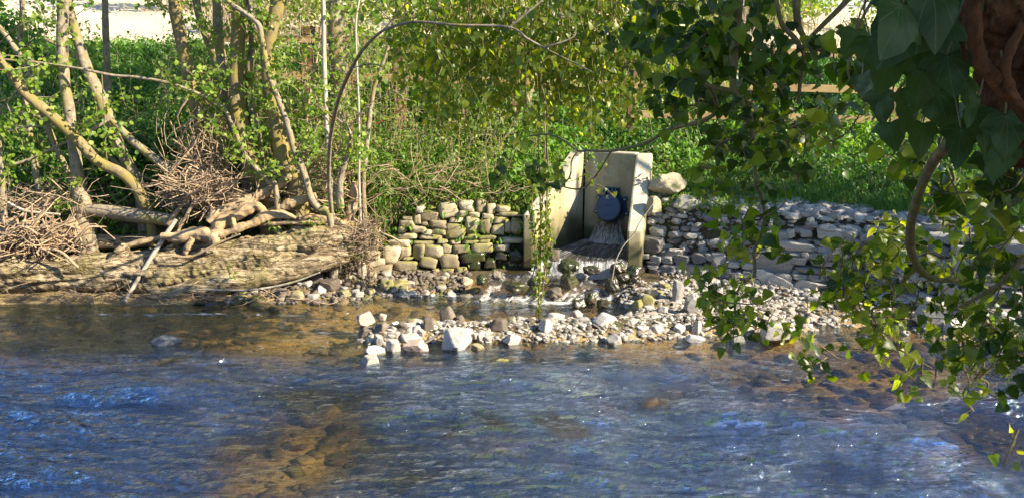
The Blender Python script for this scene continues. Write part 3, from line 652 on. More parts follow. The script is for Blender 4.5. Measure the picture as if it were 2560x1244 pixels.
LS = [(970,140,1110,255),(1100,125,1215,200),(1215,125,1280,210),(1285,150,1345,218),(1345,160,1430,205),(1110,190,1170,240),(870,195,995,258),(835,165,900,210),(1050,235,1160,268),(1170,200,1240,235),(1250,210,1330,248),(1345,203,1512,232),(1315,228,1415,275),(1435,235,1512,345),(1400,245,1437,340),(1240,240,1315,345),(1145,225,1240,338),(1030,275,1155,375),(925,250,1035,305),(945,300,1030,342),(880,310,950,345),(830,215,875,285),(760,232,828,250),(740,252,835,295),(875,262,925,285),(720,290,790,333),(790,285,925,335),(710,335,865,370),(865,340,1020,372),(1160,335,1235,370),(1313,275,1395,345),(1235,345,1350,375),(1350,360,1520,395),(1240,372,1310,392),(670,372,820,418),(830,375,975,410),(975,368,1045,400),(1050,375,1125,405),(1125,372,1240,400),(740,418,820,480),(818,398,900,495),(900,400,1015,480),(1005,400,1070,460),(1065,403,1180,460),(1190,395,1320,455),(620,420,745,530),(525,448,615,500),(525,490,650,545),(465,500,535,600),(540,535,690,600),(690,505,860,590),(750,480,830,502),(860,480,980,560),(985,462,1115,550),(1120,455,1270,520),(1330,400,1430,450),(1430,440,1520,520),(1330,450,1430,510),(845,565,985,620),(945,555,990,585),(1000,550,1080,600),(1080,545,1170,600),(1170,500,1250,570),(1270,490,1340,560)]
for i, (a, b, c_, d) in enumerate(LS):
    k = 2.4886; u0, v0, u1, v1 = 700 + a / k, 450 + b / k, 700 + c_ / k, 450 + d / k
    uc = (u0 + u1) / 2; Yf = np.interp(uc, [880, 1000, 1310], [10.72, 10.98, 10.98])
    wet = uc > 1170 and v1 > 640
    wall_stone(lw, u0, v0, u1, v1, Yf, M['stone_moss'] if wet else M['stone_warm'], 100 + i, p=26 if (d - b) > 45 else 29, rough=0.045)
# backing of earth and small stones behind the faces so that no gap looks through
def backing(parent, pts, name='backing'):
    mb = MB(); mb.add(np.array([p for p in pts]), np.array([[0, 1, 2, 3]])); return None
rw = empty('dry_stone_wall', (3.9, 10.1, 0.0), 'long rough wall of blue grey slate blocks right of the concrete headwall', 'stone wall')
def rwY(u): return float(np.interp(u, [1600, 1650, 2000, 2200, 2450, 2600], [10.68, 10.66, 9.93, 9.52, 8.9, 8.45]))
RS4 = [(80,190,300,360),(220,205,300,300),(305,310,465,380),(68,350,172,400),(175,365,285,425),(285,370,400,440),(400,362,565,445),(130,420,275,452),(145,452,255,487),(160,485,290,525),(262,445,422,540),(412,450,790,600),(550,345,690,440),(715,345,880,490),(795,515,1015,605),(690,350,760,420),(880,370,1010,420),(1000,340,1150,420),(1140,330,1515,535),(1040,530,1580,745),(1220,520,1330,585),(1320,525,1480,635),(1465,527,1632,592),(1640,540,1800,598),(1485,590,1810,672),(1515,468,1762,538),(1450,335,1560,385),(1495,375,1612,468),(1570,335,1650,415),(1640,335,1900,485),(1330,235,1680,330),(1685,240,1935,295),(1690,292,1870,335),(1850,300,1960,370),(1720,100,1976,245),(1560,120,1670,205),(1430,125,1520,205),(1210,140,1465,250),(1600,60,1720,115),(1720,80,1830,180),(1575,680,1640,745),(1640,680,1780,745),(1510,740,1620,790),(1760,490,1880,550),(915,610,1000,650),(880,420,1000,470),(840,480,930,520),(1000,430,1140,500),(1030,500,1140,560),(1130,700,1240,750)]
RS8 = [(470,160,660,250),(665,195,755,250),(760,190,880,260),(405,240,560,275),(600,255,800,320),(450,395,560,430),(380,425,480,460),(560,320,700,390),(700,330,800,400),(800,350,900,410),(730,520,1015,635),(990,560,1250,700),(555,450,700,510),(580,560,700,620),(1130,470,1230,560),(1000,180,1200,250),(1200,190,1400,240),(900,240,1050,300),(1050,260,1200,320),(1200,260,1380,320),(1380,230,1500,300),(900,300,1020,360),(1020,330,1180,390),(1190,330,1360,400),(900,410,1000,480),(1000,410,1120,470),(1250,420,1400,500),(1380,320,1500,400),(1400,420,1583,500),(1250,510,1400,590),(1400,510,1583,600),(700,440,860,500),(860,480,1000,520),(480,520,580,560),(1250,620,1400,690),(1400,620,1583,700),(1500,240,1600,320),(700,150,840,190),(860,170,990,200)]
slope_ = -0.42
RS4T = [(120,0,230,90),(110,90,200,150),(210,60,350,110),(350,60,440,110),(590,110,670,180),(680,20,800,80),(600,0,700,40),(330,140,440,200),(430,180,600,300),(560,200,690,260),(230,110,330,160),(430,100,560,170),(700,240,800,300),(800,190,900,250),(840,100,960,170),(950,60,1060,120),(900,240,1040,300),(1060,180,1200,240),(690,80,800,140),(460,30,580,90),(1060,250,1180,320),(960,150,1060,210)]
allst = [(*q, 3.659, 1580, 540, 0.0) for q in RS4] + [(*q, 2.261, 1860, 500, 0.0) for q in RS8] + [(*q, 3.659, 1580, 540, 0.30) for q in RS4T]
allst = [(ou + a_ / k, ov + b_ / k, ou + c_ / k, ov + d_ / k, e_) for (a_, b_, c_, d_, k, ou, ov, e_) in allst]
order = sorted(range(len(allst)), key=lambda j: -(allst[j][2] - allst[j][0]) * (allst[j][3] - allst[j][1])); big_set = set(order[:99]); small = []
for i, (u0, v0, u1, v1, e_) in enumerate(allst):
    big = (u1 - u0) * (v1 - v0) > 4500
    o = wall_stone(rw, u0, v0, u1, v1, rwY((u0 + u1) / 2) + e_, M['stone_grey'], 300 + i, p=44, rough=0.012 if big else 0.02, skew=0.28 if abs(u0 - 1864.2) < 1 and (u1 - u0) > 140 else (0.12 if big else 0.0), batter=0.28 + e_)
    if i not in big_set: small.append(o)
mb = MB()
for o in small:
    me = o.data; n = len(me.vertices); aa = np.empty(n * 3, np.float32); me.vertices.foreach_get('co', aa); ff = np.empty(len(me.loops), np.int32); me.loops.foreach_get('vertex_index', ff)
    mb.add(aa.reshape(-1, 3) + root_loc(rw), ff.reshape(-1, 3), random.random()); bpy.data.objects.remove(o)
o = mb.build('small_stones', M['stone_grey'], rw, smooth=False); tag(o, kind='stuff')

# ------------------------------------------------------------------ loose stones
def scatter(name, n, area, zoff, s0, s1, material, seed, sub=1, flat=0.6, p=8, power=2.0, sink=0.2, smooth=True):
    r = np.random.default_rng(seed); mb = MB(); shapes = [stone_shape((1, 0.85, 1), seed * 50 + i, p, sub, 7, 0.03) for i in range(16)]
    k = 0; N_ = 0
    while N_ < n and k < n * 30:
        k += 1; xy = area(r)
        if xy is None: continue
        x, y = xy; z = float(Hh(x, y)[0]); s = s0 + (s1 - s0) * r.random() ** power
        V, Fs = shapes[r.integers(16)]
        V = (V * np.array([1, r.uniform(0.6, 1), r.uniform(flat * 0.6, flat * 1.2)])) * s
        V = V @ rotx(r.normal(0, 0.25)).T @ roty(r.normal(0, 0.25)).T @ rotz(r.uniform(0, 6.28)).T
        mb.add(V + np.array([x, y, z + zoff + s * flat * (0.6 - sink)]), Fs, float(np.clip(r.normal(0.5, 0.28), 0, 1))); N_ += 1
    return mb.build(name, material, smooth=smooth)
def bar_area(r):
    x = r.uniform(-2.1, 3.9); y = r.uniform(7.9, 10.3)
    z = float(terrain(np.array([x]), np.array([y]))[0])
    if z < -0.05 + 0.05 * r.random(): return None
    if -0.2 < x < 1.45 and y > 9.95: return None
    return x, y
o = scatter('gravel_bar', 11000, bar_area, -0.008, 0.008, 0.06, M['pebble'], 11, 1, 0.42, 14, 3.0, 0.2, smooth=False); tag(o, kind='stuff')
def shore_area(r):
    x = r.uniform(-3.7, -0.6); y = r.uniform(9.9, 11.0); z = float(terrain(np.array([x]), np.array([y]))[0])
    return (x, y) if z > -0.05 else None
o = scatter('shore_gravel', 1500, shore_area, 0, 0.015, 0.06, M['stone_dark'], 12, 1, 0.6, 6, 2.0, 0.1); tag(o, kind='stuff')
def shore_r(r):
    x = r.uniform(2.0, 7.0); f = float(face_y(x)); y = r.uniform(f - 0.95, f + 0.05); return x, y
o = scatter('shore_gravel', 2600, shore_r, 0, 0.010, 0.04, M['pebble'], 13, 1, 0.6, 6, 2.5, 0.1); tag(o, kind='stuff')
def bed_area(r):
    y = 4.4 + 6.2 * r.random(); x = r.uniform(-0.7, 0.7) * y; z = float(terrain(np.array([x]), np.array([y]))[0])
    return (x, y) if z < -0.03 else None
o = scatter('riverbed_cobbles', 2600, bed_area, 0, 0.02, 0.17, M['cobble_wet'], 14, 2, 0.34, 7, 3.5, 0.45); tag(o, kind='stuff')
# rubble filling of the right wall's top
def rub_area(r):
    u = r.uniform(1630, 2560); x = (u - 1280) / F * 10.4; f = float(face_y(x)); return (x, f + r.uniform(0.10, 1.15 if x < 3.4 else 0.75))
o = scatter('wall_rubble', 2600, rub_area, 0.02, 0.02, 0.13, M['stone_grey'], 15, 2, 0.4, 34, 2.6, 0.1, smooth=False)
o.parent = rw; o.location = tuple(-root_loc(rw)); tag(o, kind='stuff')
o = scatter('wall_rubble', 900, lambda r: ((lambda x: (x, float(face_y(x)) + r.uniform(0.02, 0.75)))(r.uniform(1.95, 3.5))), 0.03, 0.03, 0.10, M['stone_grey'], 19, 2, 0.5, 34, 1.6, 0.0, smooth=False)
o.parent = rw; o.location = tuple(-root_loc(rw)); tag(o, kind='stuff')
o = scatter('wall_hearting', 420, lambda r: ((lambda x: (x, float(face_y(x)) + r.uniform(0.12, 0.5)))(r.uniform(-1.6, 0.15))), 0.0, 0.02, 0.07, M['stone_warm'], 16, 1, 0.6, 8, 2.0, 0.1)
o.parent = lw; o.location = tuple(-root_loc(lw)); tag(o, kind='stuff')

def r_tap(s): return random.Random(s + 5).uniform(0.08, 0.38)
def rock(u, v, w, h, material, label, name='rock', cat='rock', Yat=None, z=None, ang=20, seed=None, depth=0.8, tilt_=0.0, rough=0.02, sub=4, group=None, mossy=None):
    """rock seen at pixel (u,v) with pixel width w and height h, resting on the ground there"""
    vb = v + h / 2
    if Yat is None:
        Yat = G(u, vb, 0.0)[1]
        for _ in range(6):
            q = P(u, vb, Yat); gz = max(float(Hh(q[0], Yat)[0]), -0.03); Yat = 0.5 * Yat + 0.5 * G(u, vb, gz)[1]
    q = P(u, v, Yat); s = mpp(q)
    hw_ = w / 2 * s; hh = h / 2 * s * 1.12; hd = max(0.02, hw_ * depth)
    seed = seed or int(u * 7 + v)
    V, Fs = stone_shape((hw_, hd, hh), seed, ang * 1.5 if ang > 13 else ang, sub, 9, rough, 0.7)
    V[:, :2] *= (1 - r_tap(seed) * (V[:, 2:3] / (2 * hh) + 0.5)); V = V @ roty(tilt_).T
    q = q + np.array([0, hd * 0.7, -hh * 0.06]); mb = MB(); mb.add(V + q, Fs, random.Random(seed).uniform(0.25, 0.9))
    o = center_origin(mb.build(name, material, smooth=(ang < 16))); tag(o, label, cat, group); return o
Pn, Gy, Pk, Dk, Ms, Wm = M['stone_pale'], M['stone_grey'], M['stone_pink'], M['stone_dark'], M['stone_moss'], M['stone_warm']
ROCKS = [
 (910,802,63,42,Pk,'pinkish angular block at the upper left end of the gravel bar',22),
 (955,795,24,20,Pk,'small pinkish rough stone just right of the pinkish angular block',10),
 (916,832,58,21,Dk,'flat brownish slab lying in the water below the pinkish angular block',20),
 (954,821,42,26,Dk,'brown grey stone right of the flat brownish slab',14),
 (1008,816,40,19,Dk,'low grey brown flat stone in the second row of the bar left end',14),
 (1042,824,23,20,Pn,'small round grey stone between two flat stones on the bar',8),
 (1071,814,34,34,Dk,'upright dark leaning stone behind the long pale stick',18),
 (1118,791,54,46,Dk,'large dark brown rough boulder standing in the pool edge behind the bar',8),
 (1148,802,30,26,Dk,'smaller dark rough boulder touching the large dark brown one',8),
 (985,835,46,11,Pn,'thin flat pale stone flush with the water left of the white slabs',10),
 (947,852,32,27,Pn,'pale wedge shaped stone above the white slabs at the bar left tip',20),
 (1022,850,74,22,Pn,'long white slab under the pale stick',26),
 (982,869,46,34,Pn,'bright white angular stone in front of the long white slab',26),
 (1037,872,74,27,Pk,'pinkish ribbed oblong block lying in the water edge',30),
 (935,880,66,20,Pn,'low white slab pointing left into the river',26),
 (924,906,58,26,Pn,'white topped slab with dark front, nearest the viewer at the bar left tip',26),
 (1139,853,82,60,Pn,'large grey pyramid shaped boulder with ribbed top on the water edge',26),
 (1172,838,34,34,Pn,'white lump behind the right shoulder of the large pyramid boulder',12),
 (1203,842,26,36,Pn,'upright bright white stone right of the pyramid boulder',14),
 (1192,872,40,20,Wm,'pale tan flat stone at the right foot of the pyramid boulder',14),
 (1282,853,54,30,Pn,'white wedge slab with a dark left face on the front edge of the bar',30),
 (1282,874,44,11,Dk,'brown flat stone half under water below the white wedge slab',16),
 (1254,906,40,12,Wm,'pale flat stone awash in the river in front of the bar',12),
 (1247,813,58,28,Dk,'dark brown rough rock in the middle of the pebble field',10),
 (1364,817,38,38,Pn,'upright light brown stone leaning left near the hanging ivy strands',18),
 (1441,788,40,28,Pk,'reddish brown pointed stone at the back of the sunlit gravel',28),
 (1390,795,60,20,Pn,'wide low cream stone left of the reddish pointed stone',14),
 (1513,801,70,28,Pn,'large smooth white oval stone in the brightest part of the gravel',7),
 (1539,853,52,32,Gy,'grey slab tilted down to the right at the front edge of the bar',30),
 (1742,852,58,20,Pn,'white oblong block at the water edge right of centre',30),
 (1643,825,50,24,Pn,'rounded pale boulder in front of the flat white slabs',10),
 (1700,826,44,26,Pn,'pale slab standing between the rounded boulder and the angular block',24),
 (1744,820,32,38,Pn,'white angular block with a grey left face near the hanging vine',28),
 (1619,750,38,32,Wm,'round cream stone near the foot of the grey slate wall',7),
 (1633,733,32,22,Wm,'flat cream stone resting behind the round cream stone',8),
 (1597,762,32,26,Wm,'smooth cream stone left of the round cream stone',8),
 (1660,775,30,18,Pn,'white flat stone right of the round cream stone',9),
 (1696,728,36,58,Gy,'tall grey slate chunk leaning at the foot of the grey wall',26),
 (1730,762,42,48,Gy,'blue grey angular slate block with a bright right face',30),
 (1765,745,34,30,Gy,'grey slate piece behind the blue grey angular block',26),
 (1820,780,38,30,Pn,'pinkish white square block left of the fallen pale slabs',26),
 (1855,792,34,32,Pn,'white slab tilted left beside the upright white stone',28),
 (1881,797,32,40,Pn,'upright white angular stone on the right end of the gravel',28),
 (1914,791,36,22,Pk,'small pinkish white oblong stone above the largest white boulder',22),
 (1848,850,52,20,Gy,'pale grey flat stone at the tip of the hanging vine',24),
 (1955,836,108,62,Pn,'largest white boulder at the right end of the gravel bar',16),
 (2340,786,88,78,Gy,'big white grey block slumped at the foot of the wall far right',28),
 (2400,822,80,40,Pn,'pale flat block in front of the slumped block far right',24),
 (2520,805,64,44,Pn,'pale boulder at the right edge of the picture below the wall',20),
 (2200,798,50,32,Dk,'round brown grey stone on the shingle under the green slate block',8),
 (2247,792,40,26,Dk,'squarish brown grey stone right of the round shingle stone',14),
 (2290,795,30,20,Dk,'small dark stone beside the squarish shingle stone',14),
 (2275,812,44,14,Dk,'low flat stone at the water edge of the right shingle',12),
 (400,858,86,24,Gy,'lone flat grey slab breaking the river surface far left',16),
 (1670,462,104,66,Wm,'tan boulder on the bank right of the headwall',26),
 (1637,511,46,44,Wm,'pale upright stone touching the right wing of the headwall',18),
 (1722,509,82,38,Pn,'pale slab on the bank below the tan boulder',24),
 (1008,652,1,1,None,'',0)]
for (u, v, w, h, mt_, lab, ang) in ROCKS:
    if mt_ is None: continue
    kw = {}
    if lab.startswith('tan boulder'): kw = dict(Yat=11.0, seed=77, rough=0.07, depth=0.6)
    if lab.startswith('pale upright stone'): kw = dict(Yat=10.75)
    if lab.startswith('pale slab on the bank'): kw = dict(Yat=10.85)
    if lab.startswith('big white grey'): kw = dict(tilt_=0.5)
    if lab.startswith('grey slab tilted'): kw = dict(tilt_=0.4)
    rock(u, v, w, h, mt_, lab, ang=ang, **kw)
BOUL = [
 (1421,671,62,38,'mossy dark boulder at the foot of the weir, left of its middle',10.25),(1424,705,56,44,'mossy green boulder splitting the two cascades',10.05),
 (1478,676,48,22,'flat wet green stone under the weir',10.3),(1533,714,40,40,'smooth dark wet slab right of the small cascade',10.02),
 (1477,749,36,34,'small rounded mossy boulder at the water edge below the cascade',None),(1447,762,40,24,'dark wet stone left of the small rounded mossy boulder',None),
 (1508,762,34,24,'green topped stone right of the small rounded mossy boulder',None),(1385,640,40,32,'brown wet rock in the left half of the weir foot',10.35),
 (1588,680,64,34,'broad mossy rock below the nose of the right wing',10.3),(1545,672,50,30,'dark mossy rock left of the broad mossy rock',10.35),
 (1560,700,44,26,'dark mossy stone below the broad mossy rock',10.12),(1592,700,34,20,'yellowish stone below the nose of the right wing',10.05),
 (1342,712,56,34,'dark mossy boulder behind the hanging ivy strands',10.05),(1290,722,60,24,'low dark wet rock left of the hanging ivy strands',10.0),
 (1205,700,34,26,'dark wet cobble at the right foot of the tan stone wall',10.15),(1240,690,30,24,'reddish wet cobble in the side cascade',10.2),
 (1185,730,44,18,'flat wet stone in the pool below the tan stone wall',None),(1385,735,50,26,'brown stone under the ivy strands at the pool edge',9.95),
 (1125,748,18,12,'tiny orange stone poking out of the pool',None),(1282,755,16,9,'tiny brown stone in the pool left of the ivy strands',None)]
for (u, v, w, h, lab, yy) in BOUL:
    rock(u, v, w, h, M['stone_pink'] if 'orange' in lab else (Dk if ('brown' in lab or 'reddish' in lab) else Ms), lab, ang=5.5, Yat=yy, name='boulder' if w > 30 else 'stone', cat='boulder' if w > 30 else 'stone', rough=0.13)
LEFTB = [(740,742,44,30,'grey brown rock at the water edge left of the tan wall',10),(700,735,36,24,'smaller grey rock left of the grey brown water edge rock',10),(820,715,60,30,'long brown grey rock on the left shore gravel',12),(870,668,60,24,'tilted flat slab on the left shore below the wall end',20),
 (795,700,40,26,'round grey rock on the left shore behind the long brown rock',8),(965,712,46,26,'pale squarish stone below the left end of the tan wall',16),(1000,712,66,18,'long flat tan stone at the pool edge below the tan wall',14),(930,690,30,18,'small rusty stone beside the pale squarish stone',10),
 (520,762,60,14,'mossy green stone awash beside the log, left of its twin',8),(590,755,50,14,'low mossy stone awash just below the log',8),(500,757,46,16,'dark mossy cobble under the log end of the stick',8),(640,750,46,20,'green topped stone at the left end of the shore gravel',8),(860,735,40,18,'pale grey stone at the front of the left shore',14)]
for (u, v, w, h, lab, ang) in LEFTB:
    rock(u, v, w, h, Wm if ('tan' in lab or 'pale' in lab) else (Ms if 'moss' in lab or 'green' in lab else Dk), lab, ang=ang, name='stone', cat='stone')
# fist sized stones nobody could tell apart: shared label, shared meshes
protos = []
for i in range(10):
    V, Fs = stone_shape((1, 0.8, 0.62), 900 + i, 8 + i, 3, 7, 0.03); mb = MB(); mb.add(V, Fs, 0.35 + 0.06 * i)
    o = mb.build('river_stone', (Pn, Dk, Wm, Pn, Gy, Pk, Pn, Dk, Gy, Wm)[i], smooth=i % 2 == 0); protos.append(o)
r = np.random.default_rng(5); cnt = 0
def place_stones(n, area, s0, s1, label, group, mats=None):
    global cnt
    for _ in range(n):
        xy = None
        while xy is None: xy = area(r)
        x, y = xy; src = protos[cnt % 10]
        o = src if cnt < 10 else link(src.copy()); cnt += 1
        s = r.uniform(s0, s1); o.scale = (s, s, s * r.uniform(0.7, 1.1)); o.location = (x, y, float(Hh(x, y)[0]) + s * 0.3)
        o.rotation_euler = (r.normal(0, 0.2), r.normal(0, 0.2), r.uniform(0, 6.28)); tag(o, label(o, x, s), 'stone', group)
def zone(x): return 'left end' if x < -0.9 else ('left middle' if x < 0.2 else ('middle' if x < 1.3 else ('right middle' if x < 2.4 else 'right end')))
def tone_(o): return {'pale_rock': 'white', 'sandstone': 'tan', 'pink_rock': 'pinkish', 'dark_rock': 'dark brown', 'grey_slate': 'slate grey'}[o.data.materials[0].name]
def sz(s): return 'small' if s < 0.055 else 'fist sized'
place_stones(130, bar_area, 0.03, 0.075, lambda o, x, s: '%s %s stone lying loose on the %s of the gravel bar' % (sz(s), tone_(o), zone(x)), 'loose fist sized stones on the gravel bar')
place_stones(60, shore_area, 0.04, 0.09, lambda o, x, s: '%s %s stone lying loose on the left shore, %s' % (sz(s), tone_(o), 'close to the mossy log' if x < -2.2 else 'below the tan wall'), 'loose stones on the left shore')
place_stones(40, shore_r, 0.03, 0.06, lambda o, x, s: '%s %s stone on the shingle %s' % (sz(s), tone_(o), 'just right of the headwall' if x < 3 else ('under the large slate blocks' if x < 4.6 else 'at the foot of the wall far right')), 'loose stones at the foot of the grey wall')

# ------------------------------------------------------------------ fallen logs, roots, sticks, debris
def pxline(L, Y):
    """L: [(u,v,width_px[,Y])]; returns points and radii"""
    pts, rad = [], []
    n = len(L)
    for i, q in enumerate(L):
        y = q[3] if len(q) > 3 else (Y[0] + (Y[1] - Y[0]) * i / (n - 1) if isinstance(Y, (tuple, list)) else Y)
        p = P(q[0], q[1], y); pts.append(p); rad.append(q[2] / 2 * mpp(p))
    return np.array(pts), np.array(rad)
def wood(name, L, Y, material, label=None, cat=None, parent=None, sides=10, bump_=0.08, bs=6, ridge=0.0, n=None, sq=(1, 1), group=None):
    mb = MB(); p, rr = pxline(L, Y); tube(mb, p, rr, sides, n or 6 * len(L) + 8, bump_, bs, 0.5, ridge, sq=sq)
    o = mb.build(name, material, parent)
    if parent is None: center_origin(o); tag(o, label, cat, group)
    return o
log = empty('fallen_log', P(420, 690, 10.25), 'huge rotten moss covered tree log lying along the water edge on the left', 'fallen log')
mb = MB(); p, rr = pxline([(-420,700,100),(-120,692,98),(60,682,92),(180,684,84),(300,674,90),(430,668,108),(560,650,108),(680,628,100),(780,604,84),(860,590,60),(930,575,26)], (10.15, 10.65))
tube(mb, p, rr * 1.0, 96, 520, 0.0, 6, 0.5, 0.05, 7)
V = mb.V[0]; c0 = spline(p, 520)[np.repeat(np.arange(520), 96)]
dv = V - c0; st = V * np.array([0.22, 1, 1.2])
w_ = 0.16 * fbm(V, 1.9, 5) + 0.10 * fbm(st, 4, 4) - 0.14 * (1 - np.abs(nz3(st, 3.6))) ** 9 + 0.03 * fbm(V, 22, 3)
mb.V[0] = c0 + dv * (1 + w_)[:, None]
mb.build('trunk', M['log'], log)
wood('lower_limb', [(380,735,30),(480,722,44),(600,700,50),(700,680,52),(800,655,50),(870,632,46)], (10.0, 10.45), M['log'], parent=log, sides=28, bump_=0.16, bs=5, ridge=0.05, n=120)
wood('branch_stub', [(290,655,44),(305,630,36),(312,612,20)], 10.3, M['log'], parent=log, sides=20, bump_=0.2, n=30)
wood('branch_stub', [(425,650,50),(440,625,40),(470,600,22)], 10.35, M['log'], parent=log, sides=20, bump_=0.2, n=30)
wood('horizontal_log', [(186,522,24),(205,524,30),(300,532,32),(400,546,33),(455,556,30)], (10.75, 10.55), M['bark_grey'], 'pale horizontal trunk lying above the mossy log from the vertical tree to the root tangle', 'log', sides=18, bump_=0.05)
wood('fallen_log', [(-60,592,46),(60,600,48),(130,592,50),(188,570,56)], (10.45, 10.5), M['driftwood'], 'broken sunlit driftwood log in the debris heap at the far left', 'log', sides=26, bump_=0.14, ridge=0.06, n=60)
wood('fallen_log', [(170,596,34),(300,606,36),(430,594,34),(560,598,30)], (10.85, 10.9), M['log'], 'dark shaded log lying behind the mossy log under the leaning trunk', 'log', sides=20, bump_=0.1, n=50)
wood('broken_plank', [(302,618,26),(350,606,30),(440,585,22)], 10.45, M['driftwood'], 'split brown piece of wood resting on the mossy log', 'driftwood', sides=12, bump_=0.15, sq=(0.5, 1.2))
wood('leaning_stick', [(310,756,9),(330,722,10),(380,640,11),(440,548,11)], (9.85, 10.35), M['bark_pale'], 'straight pale stick leaning from the water up to the root tangle', 'stick', sides=8)
wood('stick', [(480,722,4),(620,724,6),(720,708,6),(800,680,4)], 9.95, M['bark_pale'], 'long thin stick lying along the left shore below the log', 'stick', sides=6)
wood('stick', [(1040,866,3),(1070,852,6),(1100,832,7)], 8.25, M['bark_pale'], 'pale curved stick lying over the long white slab', 'stick', sides=7)
wood('stick', [(1240,830,3),(1290,824,5),(1340,820,4)], 8.75, M['bark_red'], 'thin dark stick lying on the pebbles left of the hanging ivy', 'stick', sides=6)
wood('stick', [(20,506,7),(60,526,8),(100,532,7),(150,536,6)], 10.4, M['bark_pale'], 'bright bare branch on top of the far left debris heap', 'stick', sides=7)
wood('stick', [(100,622,5),(150,628,7),(195,668,7)], 10.0, M['twig'], 'brown stick drooping over the mossy log at the left', 'stick', sides=7)
wood('stick', [(78,560,7),(105,525,8),(122,496,6)], 10.5, M['twig'], 'brown stick standing upright out of the far left debris heap', 'stick', sides=7)
root = empty('root_tangle', P(560, 545, 10.4), 'sunlit contorted bare roots arching over the mossy log', 'roots')
RT = [([(402,590,18),(450,592,26),(500,582,30),(530,590,34),(545,575,34),(560,552,32),(600,535,26),(640,515,22),(655,522,20),(662,534,14)], (10.2, 10.5)),
 ([(520,555,18),(545,530,22),(600,510,24),(635,495,26),(680,470,20),(715,448,20),(742,436,14)], (10.35, 10.8)),
 ([(535,590,20),(585,575,18),(630,558,22),(660,540,26),(700,535,22),(740,545,8)], (10.25, 10.5)),
 ([(578,535,14),(582,560,14),(590,580,10),(580,590,6)], 10.3),([(530,585,34),(536,600,26),(540,612,14)], (10.15, 10.1)),
 ([(640,560,9),(720,556,11),(800,556,10)], 10.45),([(660,530,12),(710,515,22),(750,500,24),(790,488,14)], 10.6),
 ([(560,490,12),(640,492,12),(700,505,9)], 10.75),([(480,595,14),(470,620,18),(462,640,10)], 10.2),([(430,640,6),(480,640,7),(540,610,5),(600,585,4)], 10.05),
 ([(440,625,8),(445,580,10),(470,530,9),(490,500,7)], 10.4),([(420,560,12),(450,520,10),(470,500,8)], 10.5),
 ([(750,545,26),(800,550,30),(850,560,34),(900,570,30)], 10.75),([(860,570,30),(885,500,26),(890,455,22)], 10.8)]
for L_, Yr in RT: wood('root', L_, Yr, M['driftwood'], parent=root, sides=22, bump_=0.30, bs=9, ridge=0.10, n=90)
def twigs(name, n, cu, cv, su, sv, Y, sY, ln, rad, label, seed, dirb=(1, 0.2, 0.15), mat_='twig', cat='debris heap', **tg):
    r = np.random.default_rng(seed); mb = MB()
    for i in range(n):
        c0 = P(cu + r.normal() * su, cv + r.normal() * sv, Y + r.normal() * sY)
        d = r.normal(size=3) * np.array([1, 0.5, 0.55]) + np.array(dirb) * r.choice([-1, 1]); d /= np.linalg.norm(d); l = ln * r.uniform(0.4, 1.3)
        side = r.normal(size=3) * l * 0.13
        pts = [c0 - d * l / 2, c0 - d * l * 0.15 + side, c0 + d * l * 0.2 + side * 0.6 + r.normal(size=3) * l * 0.05, c0 + d * l / 2]
        rr = rad * math.exp(r.normal() * 0.5); tube(mb, pts, [rr, rr * 0.9, rr * 0.7, rr * 0.35], 4, 7, 0, 1, r.random(), cap=False)
    o = center_origin(mb.build(name, M[mat_])); tag(o, label, cat, **tg); return o
twigs('twig_heap', 420, 500, 478, 46, 17, 10.6, 0.12, 0.55, 0.007, 'dense nest of brown flood twigs caught at the foot of the leaning trees', 21)
twigs('twig_heap', 120, 510, 385, 40, 50, 10.75, 0.12, 0.8, 0.006, 'upright spray of bare twigs rising from the nest of flood twigs', 22, dirb=(0.25, 0, 1.2))
twigs('twig_heap', 260, 70, 598, 70, 20, 10.3, 0.14, 0.65, 0.009, 'heap of bleached sticks and flood debris at the far left', 23)
twigs('twig_heap', 140, 110, 500, 80, 18, 10.8, 0.25, 0.7, 0.005, 'dark brushwood heap behind the far left debris', 24)
twigs('twig_heap', 130, 330, 744, 190, 5, 9.95, 0.06, 0.45, 0.004, 'thin line of twigs trapped under the mossy log at the water', 25, dirb=(1.5, 0.1, 0))
twigs('twig_heap', 140, 912, 610, 18, 36, 10.55, 0.1, 0.6, 0.004, 'bundle of drooping dark brambles at the left end of the tan wall', 26, dirb=(0.5, -0.1, 0.6))
twigs('twig_heap', 160, 1080, 450, 150, 26, 11.25, 0.25, 0.5, 0.0035, 'scatter of dead bramble stems on the bank above the tan wall', 27)
twigs('twig_heap', 260, 780, 440, 60, 50, 10.95, 0.2, 0.55, 0.0045, 'tangle of dry twigs between the mossy trunk and the young saplings', 28, dirb=(0.6, 0, 0.5))

